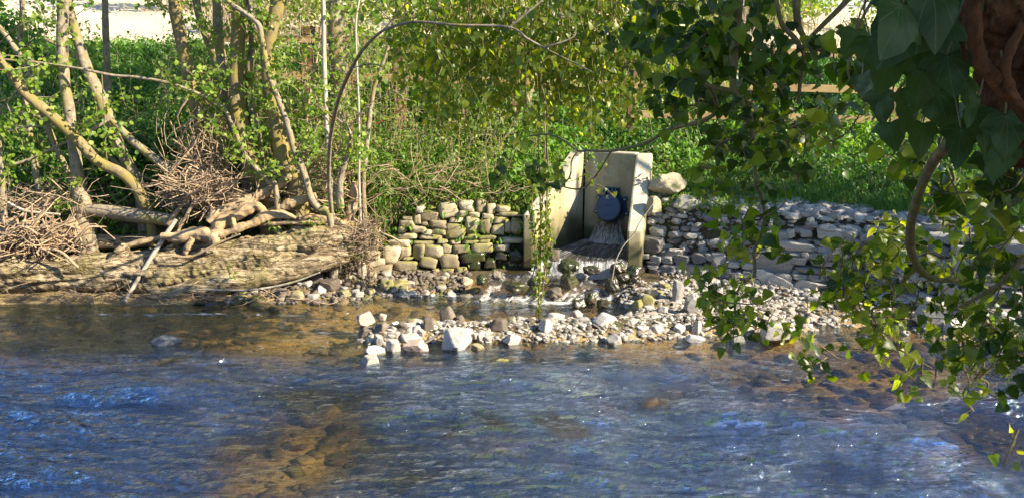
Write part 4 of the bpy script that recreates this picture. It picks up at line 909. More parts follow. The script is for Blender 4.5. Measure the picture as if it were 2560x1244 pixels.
# ------------------------------------------------------------------ trees on the far bank
def grow(mb, lf, p0, d0, L, r0, depth, r, nleaf, tmpl_pts):
    """recursive twig growth; appends leaf base points"""
    n = 4; pts = [p0]; d = d0 / np.linalg.norm(d0)
    for i in range(n):
        d = d + r.normal(size=3) * 0.22 + np.array([0, 0, 0.06]); d /= np.linalg.norm(d); pts.append(pts[-1] + d * L / n)
    tube(mb, pts, [r0, r0 * 0.8, r0 * 0.5], 5 if depth > 0 else 4, 6, 0, 1, 0.5, cap=False)
    if depth <= 0:
        for q in pts[1:]:
            for _ in range(nleaf): lf.append(q + r.normal(size=3) * 0.03)
        return
    for i in range(1, n + 1):
        for _ in range(1 if i < n else 2):
            dd = d + r.normal(size=3) * 0.75; grow(mb, lf, pts[i], dd, L * 0.6, r0 * 0.5, depth - 1, r, nleaf, tmpl_pts)
def tree(label, L, Y, material='bark_grey', top=3.0, limbs=5, seed=0, twlist=(), leafn=3, leafs=0.058, inframe=5, name='tree', group=None, tilt_y=0.0, sides=14):
    r = np.random.default_rng(seed + 500)
    p, rr = pxline(L, Y)                          # bottom -> top
    base = p[0].copy(); gz = float(Hh(base[0], base[1])[0])
    if L[0][1] > 380 and base[2] > gz - 0.05 and 'arching' not in label: p = np.vstack([[base[0], base[1], gz - 0.08], p]); rr = np.concatenate([[rr[0] * 1.2], rr])
    if top > 0:
        d = p[-1] - p[-2]; d /= np.linalg.norm(d); d = d * 0.6 + np.array([0, 0.05, 0.5]); d /= np.linalg.norm(d)
        k = [p[-1] + d * top * f + r.normal(size=3) * 0.12 * f for f in (0.4, 0.75, 1.0)]
        p = np.vstack([p, k]); rr = np.concatenate([rr, rr[-1] * np.array([0.85, 0.6, 0.3])])
    t = empty(name, p[0], label, 'tree', group)
    mb = MB(); tube(mb, p, rr, sides, 12 * len(p), 0.07, 7, 0.5, 0.03, 3, cap=True); mb.build('trunk', M[material], t)
    lf = []
    C = spline(p, 60)
    if top > 0:
        for i in range(limbs):
            k = r.integers(int(60 * (1 - 3 / len(p))), 59); dd = np.array([r.normal(), r.normal() * 0.8, 0.5])
            mb2 = MB(); grow(mb2, lf, C[k], dd, r.uniform(0.7, 1.5), rr[-1] * 0.8 + 0.004, 1, r, leafn, None); mb2.build('branch', M[material], t)
    for i in range(inframe):
        k = r.integers(12, 42); dd = np.array([r.normal(), r.normal() * 0.5 - 0.2, 0.4])
        mb2 = MB(); grow(mb2, lf, C[k], dd, r.uniform(0.3, 0.7), 0.006, 1, r, leafn, None); mb2.build('branch', M[material], t)
    for (tl, Yt) in twlist: wood('branch', tl, Yt, M[material], parent=t, sides=8, bump_=0.06)
    if lf:
        lf = np.array(lf); mb3 = MB(); n_ = len(lf)
        nr = rand_dirs(n_) * 0.7 + np.array([0.3, -0.5, 0.5]); tip = rand_dirs(n_) + np.array([0, 0, -0.7])
        leaves(mb3, ROUND, lf, nr, tip, rng.uniform(0.6, 1.2, n_) * leafs); mb3.build('foliage', M['spring'], t)
    return t
GR = 'trees and saplings on the far bank'
tree('thin dark grey tree at the far left, second trunk from the picture edge', [(98,475,18),(85,400,16),(71,306,14),(52,137,13),(55,0,12)], (11.3, 11.4), 'bark_grey', seed=1)
tree('thin tree leaning left from the foot of the vertical pale trunk', [(182,468,16),(150,390,15),(115,306,16),(71,175,14),(0,70,12),(-60,0,10)], (11.0, 11.0), 'bark_grey', top=1.5, seed=2)
tree('vertical pale trunk standing on the end of the horizontal log', [(206,516,44),(198,470,30),(186,380,28),(172,270,26),(160,190,26),(155,90,27),(157,0,28)], (10.75, 10.8), 'bark_grey', top=4, seed=3, sides=20)
tree('tall trunk curving left to right with sunlit patch, behind the vertical pale trunk', [(352,478,30),(325,420,28),(290,350,28),(268,290,32),(245,230,32),(215,165,28),(195,100,24),(180,50,22),(170,0,22)], (11.2, 11.0), 'bark_grey', top=4, seed=4, twlist=[([(278,300,14),(330,350,20),(382,393,22),(440,440,22)], (11.0, 10.8))], sides=18)
tree('slim straight trunk behind the curving trunk, upper left', [(272,330,20),(270,210,17),(265,100,16),(262,0,16)], 12.0, 'bark_grey', top=3, seed=5)
tree('thick golden curved trunk leaning across the vertical trunk at the left', [(376,540,22),(362,510,28),(340,470,27),(306,435,27),(246,404,26),(205,362,27),(153,310,27),(100,265,27),(55,225,24),(25,180,22),(-10,135,22)], (10.7, 10.5), 'bark_yellow', top=2.5, seed=6, sides=18)
tree('brown speckled trunk leaning left in the upper left middle', [(555,430,36),(541,395,36),(515,330,36),(492,273,34),(475,200,32),(460,130,31),(445,60,32),(437,0,33)], (11.1, 11.1), 'bark_yellow', top=4, seed=7, sides=18)
tree('dark ridged trunk leaning left behind the mossy clump', [(640,440,26),(605,340,24),(575,235,24),(545,165,22),(515,85,22),(490,0,20)], 11.6, 'bark_grey', top=4, seed=8)
tree('grey trunk crossing behind the clump, left of the double trunk', [(615,400,30),(580,300,28),(560,200,28),(548,100,25),(543,0,25)], 11.4, 'bark_grey', top=4, seed=9)
tree('stout cracked trunk in the middle of the clump', [(672,490,48),(640,430,46),(615,370,42),(598,300,42),(590,217,36),(594,120,34),(597,0,34)], (10.9, 11.0), 'bark_yellow', top=4.5, seed=10, sides=20)
tree('slim trunk pressed between the stout cracked trunk and the bright mossy one', [(655,440,26),(645,360,26),(630,280,26),(622,200,20),(630,100,16),(622,0,16)], 11.15, 'bark_grey', top=4, seed=11)
tree('bright yellow mossy trunk, thickest of the clump', [(745,470,50),(720,420,44),(700,355,42),(686,290,40),(675,220,36),(668,150,34),(672,100,36),(684,50,38),(696,0,38)], (10.85, 10.8), 'bark_yellow', top=4.5, seed=12, sides=22, twlist=[([(676,140,14),(655,70,12),(640,20,10)], 10.9)])
tree('pale smooth sapling curving in front of the bright mossy trunk', [(825,545,16),(795,520,18),(775,490,18),(768,460,17),(753,415,17),(735,370,16),(715,300,15),(690,235,15),(671,180,15),(655,100,14),(649,66,13),(625,42,12),(600,25,12),(568,0,11)], (10.5, 10.6), 'bark_grey', top=1.0, seed=13)
tree('long arching sapling bending right over the bank in a wide bow', [(829,530,10.9,10.4),(824,480,10.9,10.2),(822,426,10.1,10.0),(826,350,10.1,9.6),(835,295,10.1,9.1),(848,245,9.4,8.6),(862,207,9.4,8.1),(885,160,8.6,7.6),(906,126,7.8,7.2),(940,90,7.8,6.8),(972,71,7.0,6.5),(1037,55,7.0,6.25),(1146,63,6.2,6.15),(1272,68,6.2,6.1),(1320,98,6.2,6.1),(1370,125,4.7,6.05),(1480,180,3.1,6.0)], 6, 'bark_grey', top=0, seed=14, inframe=3, twlist=[([(1272,70,6),(1320,30,6),(1370,-10,4)], 6.1), ([(1360,120,5),(1430,95,4),(1440,70,3)], 6.05), ([(880,170,4),(925,160,4),(955,167,2)], 7.5)])
tree('straight silvery sapling, whitest of the slim stems', [(826,440,12),(820,380,12),(816,300,12),(812,200,12),(810,137,12),(808,0,11)], 10.7, 'bark_pale', top=3, seed=15)
tree('very thin straight pale stem right of the silvery sapling', [(898,470,7),(898,400,6),(897,273,6),(893,180,5),(890,60,5)], 10.7, 'bark_pale', top=1, seed=16, inframe=0)
tree('slim mottled sapling leaning right, rightmost of the slim stems', [(908,470,13),(912,415,12),(918,350,12),(922,306,12),(930,250,11),(939,207,10),(960,150,9),(972,109,9),(985,50,8),(993,0,8)], 11.0, 'bark_grey', top=2, seed=17)
tree('short broken trunk with bark peeling at the far left edge', [(10,540,18),(8,490,16),(5,440,14),(2,400,12),(-4,330,10)], 10.6, 'bark_grey', top=1, seed=18)
tree('thin stem running down in front of the stout cracked trunk', [(690,478,13),(672,455,12),(640,420,12),(610,385,12),(597,350,11),(580,310,11),(563,273,9)], (10.55, 10.75), 'bark_grey', top=0, seed=19, inframe=1, twlist=[([(563,273,9),(520,245,8),(430,210,8),(340,193,7),(280,188,7),(190,170,6),(100,157,6),(0,148,5)], (10.75, 10.6))])
tree('slender stem with side twigs left of the silvery sapling', [(768,470,8),(764,380,8),(768,300,7),(775,230,7),(790,160,6),(800,90,5),(805,20,4)], 10.9, 'twig', top=0.6, seed=20, inframe=4)
tree('knobbly low shrub stem beside the arching sapling', [(850,520,24),(848,470,20),(856,430,14),(868,390,12),(875,350,8)], 10.7, 'bark_grey', top=0.4, seed=23, inframe=4)
tree('slender grey stem between the silvery and the mottled saplings, high up', [(895,120,8),(888,70,7),(878,30,7),(880,-10,6)], 10.9, 'bark_grey', top=1, seed=24, inframe=1)
wood('dead_branch', [(270,300,8),(220,330,8),(150,362,7),(70,400,8),(0,418,7)], (10.9, 10.6), M['bark_grey'], 'grey dead branch slanting behind the golden curved trunk', 'branch', sides=8)
wood('dead_branch', [(110,97,8),(140,110,12),(175,130,10),(200,150,8)], 12.2, M['twig'], 'short dark branch behind the vertical pale trunk, near the top', 'branch', sides=8)
wood('dead_branch', [(190,350,6),(260,385,9),(330,430,9),(430,470,8)], 11.3, M['bark_grey'], 'thin dead branch crossing behind the foot of the golden trunk', 'branch', sides=8)
wood('dead_branch', [(0,262,7),(40,280,8),(100,292,6)], 11.2, M['bark_grey'], 'short grey branch entering from the left edge', 'branch', sides=8)
wood('dead_branch', [(0,340,4),(30,325,6),(80,315,6),(150,318,4)], 11.0, M['bark_pale'], 'thin pale branch below the short grey branch at the left edge', 'branch', sides=8)
wood('dead_branch', [(230,528,6),(280,545,8),(330,552,8),(380,560,5)], 10.85, M['bark_grey'], 'grey stick hanging below the horizontal log', 'branch', sides=8)
wood('dead_branch', [(940,310,5),(980,290,6),(1020,260,4)], 10.9, M['bark_red'], 'reddish broken twig pointing right beside the mottled sapling', 'branch', sides=7)
wood('hanging_vine', [(268,410,3),(262,330,3),(258,250,3),(254,180,3)], 10.8, M['vine'], 'thin vine hanging straight down before the curving trunk', 'vine', sides=5)

# ------------------------------------------------------------------ post and rail fence
fe = empty('post_and_rail_fence', (1.5, 12.7, 1.6), 'weathered post and rail fence along the top of the bank behind the headwall', 'fence')
def fpos(u, v, Y): return P(u, v, Y)
def post(u, v0, v1, w, Y=12.7):
    a = P(u, v1, Y); b = P(u, v0, Y); s = mpp(a) * w / 2; gz = float(Hh(a[0], Y)[0]) - 0.2
    bm_obj('post', boxbm(np.array([a[0], Y, (min(gz, a[2]) + b[2]) / 2]), s, s * 0.9, (b[2] - min(gz, a[2])) / 2, (1, 0, 0), (0, 1, 0), (0, 0, 1), 0.012), M['postwood'], fe)
for q in ((560, 85, 300, 24), (778, 66, 250, 34), (1002, 92, 330, 28), (1290, 150, 350, 24), (1575, 150, 350, 22), (1867, 205, 350, 20), (2216, 240, 385, 26), (2520, 240, 400, 24)): post(*q)
def rail(L_):
    for (a, b) in zip(L_[:-1], L_[1:]):
        A = P(a[0], a[1], 12.58); B = P(b[0], b[1], 12.58); d = B - A; l = np.linalg.norm(d); d /= l
        upv = np.cross(np.array([0, -1.0, 0]), d); upv = upv if upv[2] > 0 else -upv
        bm_obj('rail', boxbm((A + B) / 2, l / 2 - 0.004, 0.02, 0.058, d, (0, 1, 0), upv, 0.006), M['fencewood'], fe)
rail([(560, 96), (778, 99), (1002, 102), (1290, 116), (1575, 124), (1867, 129), (2216, 136), (2520, 142)])
rail([(560, 186), (778, 190), (1002, 196), (1290, 205), (1575, 213), (1867, 216), (2216, 227), (2520, 235)])
rail([(1575, 285), (1867, 291), (2216, 301), (2520, 310)])
# white panelled fence far behind, upper right
pf = empty('panel_fence', P(2060, 60, 24), 'white slatted panel fence in the field far behind, top right', 'fence')
m, t, out = mat('white_slats'); principled(t, out, (0.62, 0.63, 0.68), 0.6); M['slat'] = m
A = P(1780, 66, 24); B = P(2420, 66, 24); hgt = 1.35
nn_ = 5
for i in range(nn_ + 1):
    x = A[0] + (B[0] - A[0]) * i / nn_; bm_obj('post', boxbm(np.array([x, 24, A[2] + hgt / 2 - 0.2]), 0.07, 0.07, hgt / 2 + 0.3, (1, 0, 0), (0, 1, 0), (0, 0, 1), 0.01), M['slat'], pf)
for i in range(nn_):
    x0 = A[0] + (B[0] - A[0]) * i / nn_ + 0.08; x1 = A[0] + (B[0] - A[0]) * (i + 1) / nn_ - 0.08; mbp = MB(); D_, Fq = ico(1)
    k = 44
    for j in range(k):
        x = x0 + (x1 - x0) * (j + 0.5) / k; w_ = (x1 - x0) / k * 0.28
        V = np.array([[sx_ * w_ + x, 24 + sy_ * 0.012, zz_] for zz_ in (A[2] + 0.03, A[2] + hgt) for sx_, sy_ in ((-1, -1), (1, -1), (1, 1), (-1, 1))])
        mbp.add(V, np.array([[4, 5, 6, 7], [0, 1, 5, 4], [1, 2, 6, 5], [2, 3, 7, 6], [3, 0, 4, 7]]))
    mbp.build('slat_panel', M['slat'], pf, smooth=False)
    for z_ in (0.02, 0.62, 1.3): bm_obj('crossbar', boxbm(np.array([(x0 + x1) / 2, 23.975, A[2] + z_]), (x1 - x0) / 2, 0.012, 0.035, (1, 0, 0), (0, 1, 0), (0, 0, 1), 0.004), M['slat'], pf)

# ------------------------------------------------------------------ undergrowth, grass
def in_recess(x, y):
    xl = np.interp(y, [10.95, 12.0], [0.10, 0.80]); xr = np.interp(y, [10.5, 11.75], [1.80, 2.08])
    return (x > xl) & (x < xr) & (y < 12.08)
def plants(name, n, xr, yr, hmin, hmax, lsize, nl, tmpl, material, seed, dens=None, front=0.15, spread=0.14, stems=True, upright=0.5, **tg):
    r = np.random.default_rng(seed); y = r.uniform(*yr, n); x = r.uniform(-1, 1, n)
    x = np.interp(x, [-1, 1], [0, 1]); x = (xr[0] + (xr[1] - xr[0]) * x)
    ok = (y > face_y(x) + front) & ~in_recess(x, y) & (np.abs(x) < 0.72 * y + 0.5)
    P2 = np.stack([x, y, 0 * x], -1)
    if dens is not None: ok &= r.uniform(0, 1, n) < dens(x, y, P2)
    x, y = x[ok], y[ok]; P2 = P2[ok]; z = terrain(x, y); n = len(x)
    h = r.uniform(hmin, hmax, n) * (0.75 + 0.45 * np.clip(nz(P2, 1.6), -1, 1)); h = np.maximum(h, 0.06)
    mb = MB(); lean = r.normal(size=(n, 2)) * 0.25 * h[:, None]; tone = np.clip(0.45 + 0.3 * nz2(P2, 1.1) + r.normal(0, 0.12, n), 0, 1)
    base = np.stack([x, y, z], -1); topp = base + np.stack([lean[:, 0], lean[:, 1], h], -1)
    f = r.uniform(0.25, 1, (n, nl)); pos = base[:, None] + (topp - base)[:, None] * f[..., None]
    az = r.uniform(0, 6.28, (n, nl)); dr = np.stack([np.cos(az), np.sin(az), r.normal(0.0, 0.25, (n, nl))], -1)
    pos = pos + dr * (spread * r.uniform(0.1, 1, (n, nl)) * (1.15 - f * 0.6))[..., None]
    pos = pos.reshape(-1, 3); dr = dr.reshape(-1, 3); k = len(pos)
    nr = np.array([0.1, -0.25, 1.0]) * upright * 2 + r.normal(size=(k, 3)) * 0.45 + dr * 0.3
    leaves(mb, tmpl, pos, nr, dr + np.array([0, 0, -0.25]), lsize * r.uniform(0.55, 1.3, k), np.clip(np.repeat(tone, nl) + r.normal(0, 0.13, k), 0, 1))
    if stems:
        idx = r.choice(n, n // 2, replace=False); w = 0.0022
        for (dx, dy) in ((w, 0), (0, w)):
            a_, b_ = base[idx], topp[idx]; o_ = np.array([dx, dy, 0])
            V = np.stack([a_ - o_, a_ + o_, b_ + o_ * 0.5, b_ - o_ * 0.5], 1).reshape(-1, 3); mb.add(V, np.arange(len(V)).reshape(-1, 4), 0.6)
    o = mb.build(name, M[material]); tag(o, kind='stuff', **tg); return o
left_d = lambda x, y, p: 0.35 + 0.65 * ss(-0.5, 0.5, nz3(p, 0.8)) * (0.4 + 0.6 * ss(11.2, 12.0, y))
plants('undergrowth', 24000, (-11, 1.2), (10.9, 17), 0.12, 0.62, 0.085, 9, OVAL, 'herb', 31, left_d, spread=0.2, upright=0.35)
plants('undergrowth', 9000, (-2.0, 0.9), (11.2, 13), 0.10, 0.34, 0.05, 9, LANCE, 'spring', 32, lambda x, y, p: 0.55 + 0.45 * (nz(p, 1.4) > -0.2), front=0.22)
plants('undergrowth', 16000, (0.6, 11), (9.9, 16.5), 0.12, 0.42, 0.058, 9, OVAL, 'herb', 33, lambda x, y, p: 0.30 + 0.6 * ss(11.0, 12.4, y) - 0.25 * (nz3(p, 1.3) > 0.4), front=0.85)
plants('undergrowth', 2600, (-2.2, 8), (10.4, 12.2), 0.2, 0.5, 0.085, 10, LANCE, 'herb', 34, lambda x, y, p: 0.15 + 0.8 * (nz(p, 1.1) > 0.35), front=0.9)
plants('undergrowth', 7000, (1.8, 10), (11.0, 14.5), 0.25, 0.7, 0.075, 10, OVAL, 'herb', 36, lambda x, y, p: 0.25 + 0.75 * (nz3(p, 0.9) > -0.1), front=1.1, spread=0.2, upright=0.35)
def blades(name, n, xr, yr, hmin, hmax, w, material, seed, dens=None, front=0.3, tonebias=0.0, **tg):
    r = np.random.default_rng(seed); y = r.uniform(*yr, n); x = r.uniform(*xr, n)
    ok = (y > face_y(x) + front) & ~in_recess(x, y) & (np.abs(x) < 0.72 * y + 0.5); P2 = np.stack([x, y, 0 * x], -1)
    if dens is not None: ok &= r.uniform(0, 1, n) < dens(x, y, P2)
    x, y, P2 = x[ok], y[ok], P2[ok]; n = len(x); z = terrain(x, y) - 0.01; h = r.uniform(hmin, hmax, n)
    az = r.uniform(0, 6.28, n); side = np.stack([np.cos(az), np.sin(az), 0 * az], -1) * w; a2 = r.uniform(0, 6.28, n); ln = np.stack([np.cos(a2), np.sin(a2), 0 * az], -1) * (h * r.uniform(0.15, 0.7, n))[:, None]
    b = np.stack([x, y, z], -1); u_ = np.array([0, 0, 1.0]); m1 = b + u_ * (h * 0.55)[:, None] + ln * 0.3; t1 = b + u_ * (h * r.uniform(0.8, 1, n))[:, None] + ln
    V = np.stack([b - side, b + side, m1 + side * 0.8, m1 - side * 0.8, t1], 1).reshape(-1, 3); i = np.arange(n)[:, None] * 5
    tone = np.repeat(np.clip(0.4 + tonebias + 0.25 * nz2(P2, 1.0) + r.normal(0, 0.18, n), 0, 1), 5)
    mb = MB(); mb.add(V, np.hstack([i, i + 1, i + 2, i + 3]), tone); k = mb.n
    F3 = np.hstack([i + 3, i + 2, i + 4]); mb.L.append(F3.ravel()); mb.C.append(np.full(len(F3), 3)); mb.V.append(np.zeros((0, 3))); mb.A.append(np.zeros(0))
    o = mb.build(name, M[material]); tag(o, kind='stuff', **tg); return o
blades('grass', 75000, (2.0, 9), (9.2, 13), 0.10, 0.30, 0.0035, 'grassblade', 41, lambda x, y, p: 0.25 + 0.75 * (nz(p, 1.2) > 0.0), front=0.6, tonebias=-0.05)
blades('grass', 15000, (-11, 2), (14.2, 17), 0.2, 0.55, 0.005, 'grassblade', 42, lambda x, y, p: 0.2 + 0.8 * (nz(p, 0.7) > 0.1))
blades('dead_grass', 16000, (-11, 12), (15, 24), 0.5, 1.5, 0.006, 'dry', 43, lambda x, y, p: 0.7 * (nz3(p, 0.35) > 0.3))
blades('dead_grass', 5000, (1.8, 8), (9.8, 12.4), 0.15, 0.55, 0.002, 'dry', 44, lambda x, y, p: 0.3 + 0.5 * (nz3(p, 0.8) > 0.2), front=0.7)
plants('undergrowth', 2600, (1.9, 3.6), (10.6, 11.8), 0.08, 0.3, 0.055, 9, LANCE, 'spring', 35, None, front=0.35)
# dead stems and runners over the bank
r = np.random.default_rng(51); mb = MB()
for i in range(220):
    y = r.uniform(11.1, 13.2); x = r.uniform(-0.62, 0.55) * y
    if in_recess(np.array(x), np.array(y)) or y < face_y(x) + 0.2: continue
    z = float(Hh(x, y)[0]); l = r.uniform(0.3, 1.1); d = np.array([r.normal(), r.normal() * 0.4, abs(r.normal()) * 0.5]); d /= np.linalg.norm(d)
    p0 = np.array([x, y, z + 0.03]); tube(mb, [p0, p0 + d * l * 0.5 + np.array([0, 0, l * 0.18]), p0 + d * l + r.normal(size=3) * 0.05], [0.004, 0.003, 0.0015], 4, 7, 0, 1, r.random(), cap=False)
o = mb.build('dead_stems', M['twig']); tag(o, kind='stuff')
# sprigs on the log and between the roots
def sprig(u, v, Y, label, n=9, size=0.045, material='spring', hh=0.09, tm=None):
    c0 = P(u, v, Y); c0 = np.array(c0); r_ = np.random.default_rng(int(u * 3 + v)); mb = MB(); t_ = c0 + np.array([0, 0, hh])
    pos = c0 + r_.normal(size=(n, 3)) * np.array([0.06, 0.03, 0.045]) + np.array([0, 0, hh * 0.5])
    for q in pos: tube(mb, [c0 - np.array([0, 0, 0.02]), (c0 + q) / 2 + np.array([0, 0, 0.015]), q], [0.003, 0.002, 0.0015], 4, 5, 0, 1, 0.2, cap=False)
    leaves(mb, OVAL if tm is None else tm, pos, rand_dirs(n) * 0.5 + np.array([0.1, -0.7, 0.6]), rand_dirs(n) + np.array([0, 0, -0.2]), size * r_.uniform(0.7, 1.3, n))
    o = center_origin(mb.build('sprig', M[material])); tag(o, label, 'plant'); return o
for q in [(573, 683, 9.95, 'bright green sprig growing alone on the lower limb of the mossy log', 8, .06), (830, 520, 10.5, 'bramble leaves at the foot of the arching sapling', 10, .07), (785, 560, 10.4, 'bramble sprig on top of the mossy log, right end', 10, .06), (690, 578, 10.3, 'small sprig among the roots above the mossy log', 8, .05),
          (155, 520, 10.55, 'bright nettle like clump at the left end of the horizontal log', 22, .06), (905, 650, 10.6, 'small sprig at the left foot of the tan wall', 8, .04), (850, 640, 10.5, 'thin seedling between log and tan wall', 8, .04), (870, 585, 10.6, 'ivy sprig hanging over the right end of the log', 12, .05)]:
    sprig(*q)

# young leafy shoots standing between the trunks and on the bank
def shoots(name, n, ur, Yr, hr, label, seed, leafs=0.05, mat_='spring', nl=16, lean=0.35, tm=OVAL, **tg):
    r = np.random.default_rng(seed); mbs = MB(); pos = []
    for i in range(n):
        Y = r.uniform(*Yr); u = r.uniform(*ur); x = (u - 1280) / F * Y * 1.0; z = float(Hh(x, Y)[0]); h = r.uniform(*hr)
        if in_recess(np.array(x), np.array(Y)): continue
        d = np.array([r.normal() * lean, r.normal() * lean * 0.5, 1.0]); p0 = np.array([x, Y, z - 0.03]); p2 = p0 + d * h + r.normal(size=3) * 0.08; p1 = (p0 + p2) / 2 + r.normal(size=3) * 0.06 * h
        C = tube(mbs, [p0, p1, p2], [0.0045, 0.003, 0.0015], 4, 14, 0, 1, r.random(), cap=False)
        for j in range(int(nl * 1.5 * h)):
            k = r.integers(3, 14); q = C[k] + np.array([r.normal() * 0.13, r.normal() * 0.10, r.normal() * 0.06])
            if r.random() < 0.35: tube(mbs, [C[k], q], [0.002, 0.0012], 3, 2, 0, 1, 0.5, cap=False)
            pos.append(q)
    pos = np.array(pos); k = len(pos); mb = MB(); leaves(mb, tm, pos, np.array([0.2, -0.5, 0.8]) + r.normal(size=(k, 3)) * 0.5, rand_dirs(k) + np.array([0, 0, -0.4]), leafs * r.uniform(0.5, 1.3, k))
    a_ = mb.build(name, M[mat_]); tag(a_, kind='stuff'); b_ = mbs.build('shoot_stems', M['twig']); tag(b_, kind='stuff')
shoots('brushwood_leaves', 170, (560, 1330), (11.3, 13.2), (0.5, 1.7), '', 61, 0.055)
shoots('brushwood_leaves', 60, (640, 1250), (11.2, 12.6), (1.6, 2.9), '', 65, 0.05, 'ivy_sunlit', nl=16, lean=0.15)
shoots('brushwood_leaves', 40, (20, 640), (11.6, 13.4), (1.4, 2.6), '', 66, 0.055, nl=12, lean=0.2)
shoots('brushwood_leaves', 70, (0, 620), (11.2, 13.2), (0.4, 1.5), '', 62, 0.06, nl=12)
shoots('brushwood_leaves', 60, (800, 1320), (11.15, 11.7), (0.2, 0.6), '', 63, 0.055, nl=30)
shoots('brushwood_leaves', 80, (1640, 2500), (11.5, 12.9), (0.3, 0.9), '', 64, 0.06, 'herb', nl=22)
# ------------------------------------------------------------------ bushes of the background
def bush(label, c, rad, n, size, material='hedge', seed=0, name='bush', group=None, tm=ROUND, stems=14):
    r = np.random.default_rng(seed + 700); c = np.array(c, float); rad = np.array(rad, float)
    t = empty(name, c - np.array([0, 0, rad[2]]), label, 'bush', group)
    k = 22; cc = rand_dirs(k) * r.uniform(0.3, 0.85, (k, 1)) * rad + c
    idx = r.integers(0, k, n); d = r.normal(size=(n, 3)); d /= np.linalg.norm(d, axis=1)[:, None]
    pos = cc[idx] + d * (r.uniform(0.15, 0.42, (n, 1)) * rad)
    mb = MB(); leaves(mb, tm, pos, d + rand_dirs(n) * 0.8, rand_dirs(n) + np.array([0, 0, -0.6]), size * r.uniform(0.6, 1.3, n)); mb.build('foliage', M[material], t)
    mb = MB(); b0 = c - np.array([0, 0, rad[2] * 1.05])
    for i in range(stems):
        e = cc[r.integers(k)] + r.normal(size=3) * 0.2 * rad; b1 = b0 + np.array([r.normal() * rad[0] * 0.4, 0, 0]); tube(mb, [b1, (b1 + e) / 2 + r.normal(size=3) * 0.1, e], [0.03, 0.02, 0.008], 5, 8, 0, 1, 0.5, cap=False)
    mb.build('stems', M['twig'], t); return t
BG = 'bushes in the field behind the far bank'
def bz(x, y): return float(Hh(x, y)[0])
for i, (u, y, rx, rz, n, mt_, lab) in enumerate([(0, 15.2, 1.3, 1.0, 5000, 'herb', 'dark green bush rising at the top left corner'), (330, 27, 2.2, 1.6, 2600, 'hedge', 'pale dry looking shrub in the sunlit field, top left'), (150, 34, 3.0, 1.5, 2200, 'hedge', 'far pale shrub in the sunlit field near the top left corner'),
        (470, 24, 2.0, 2.0, 3000, 'hedge', 'yellow green shrub behind the brown speckled trunk'), (720, 20, 1.8, 0.9, 1800, 'hedge', 'spring green shrub behind the fence, left of centre'),
        (900, 19, 1.8, 0.9, 1500, 'hedge', 'spring green shrub behind the fence under the arching sapling'), (1150, 21, 2.4, 0.9, 1600, 'hedge', 'green bush behind the ivy curtain'),
        (1500, 22, 2.2, 0.8, 1400, 'hedge', 'light green bush behind the right half of the ivy curtain'), (1960, 20.5, 1.6, 0.7, 2600, 'spring', 'low yellow green bush in front of the white panel fence'), (2300, 19.5, 1.8, 0.9, 2600, 'spring', 'yellow green bush right of the white panel fence')]):
    x = (u - 1280) / F * y * 0.99; bush(lab, (x, y, bz(x, y) + rz * 0.75), (rx, 1.0, rz), n, 0.085 if y > 18 else 0.06, mt_, i, group=None)

# ------------------------------------------------------------------ ivy on the near side: branches and sprays of leaves
def spray(mb, lf, C, spreadv, r, nt, leafn, L, rad=0.0028, droop=0.5, start=None):
    """twigs through a blob around C with leaves alternating along them"""
    for _ in range(nt):
        e = C + r.normal(size=3) * spreadv; s0 = (start if start is not None else C) + r.normal(size=3) * spreadv * 0.35
        d = e - s0; l = np.linalg.norm(d) + 1e-6; d = d / l * min(l, L)
        pts = [s0, s0 + d * 0.5 + r.normal(size=3) * 0.02, s0 + d + np.array([0, 0, -droop * 0.1 * l])]
        tube(mb, pts, [rad * 1.4, rad, rad * 0.5], 5, 7, 0, 1, r.random(), cap=False)
        for k in range(leafn):
            f = (k + 0.5) / leafn; q = pts[0] * (1 - f) + pts[2] * f
            pet = r.normal(size=3) * np.array([1, 0.8, 0.7]); pet[2] += 0.1; pet *= r.uniform(0.02, 0.05) / np.linalg.norm(pet)
            tube(mb, [q, q + pet], [rad * 0.45, rad * 0.35], 3, 2, 0, 1, 0.9, cap=False); lf.append(q + pet)
def put_leaves(parent, lf, size, material, r, facing=(0.05, -1.0, 0.35), jitter=0.55, tm=IVY, name='foliage', sj=(0.55, 1.2), a=None, down=-0.9):
    lf = np.array(lf); n = len(lf); nr = np.array(facing) + r.normal(size=(n, 3)) * jitter
    tip = r.normal(size=(n, 3)) * 0.55 + np.array([0, 0, down]); mb = MB()
    leaves(mb, tm, lf, nr, tip, size * r.uniform(*sj, n), a); return mb.build(name, M[material], parent)
ivt = empty('ivy_clad_tree', (1.9, 0.55, 1.3), 'ivy clad tree leaning in at the right edge, reddish bark and hanging leafy branches', 'tree')
# trunk leaning in from the right (near bank), fissured bark with thick ivy stems on it
pT, rT = pxline([(3400,1500,400),(3100,850,400),(2800,350,410),(2640,80,400),(2600,-150,350),(2540,-420,300)], 1.35)
pT = np.vstack([pT, [pT[-1] + (pT[-1] - pT[-2]) * 0.8 + np.array([0.1, 0, 0.1]), [1.5, 0.75, 5.0], [1.8, 0.7, 5.9]]]); rT = np.concatenate([rT, [0.095, 0.07, 0.03]])
mb = MB(); tube(mb, pT, rT, 160, 540, 0, 1, 0.5, 0.0)
V = mb.V[0]; c0 = spline(pT, 540)[np.repeat(np.arange(540), 160)]; dv = V - c0
q = V * np.array([1, 1, 0.55]); w_ = 0.22 * (1 - np.abs(nz(q, 11))) ** 3 - 0.12 + 0.12 * fbm(q, 18, 4) - 0.10 * (1 - np.abs(nz3(q, 30))) ** 6 + 0.05 * fbm(V, 70, 3)
mb.V[0] = c0 + dv * (1 + w_)[:, None]; mb.build('trunk', M['bark_red'], ivt)
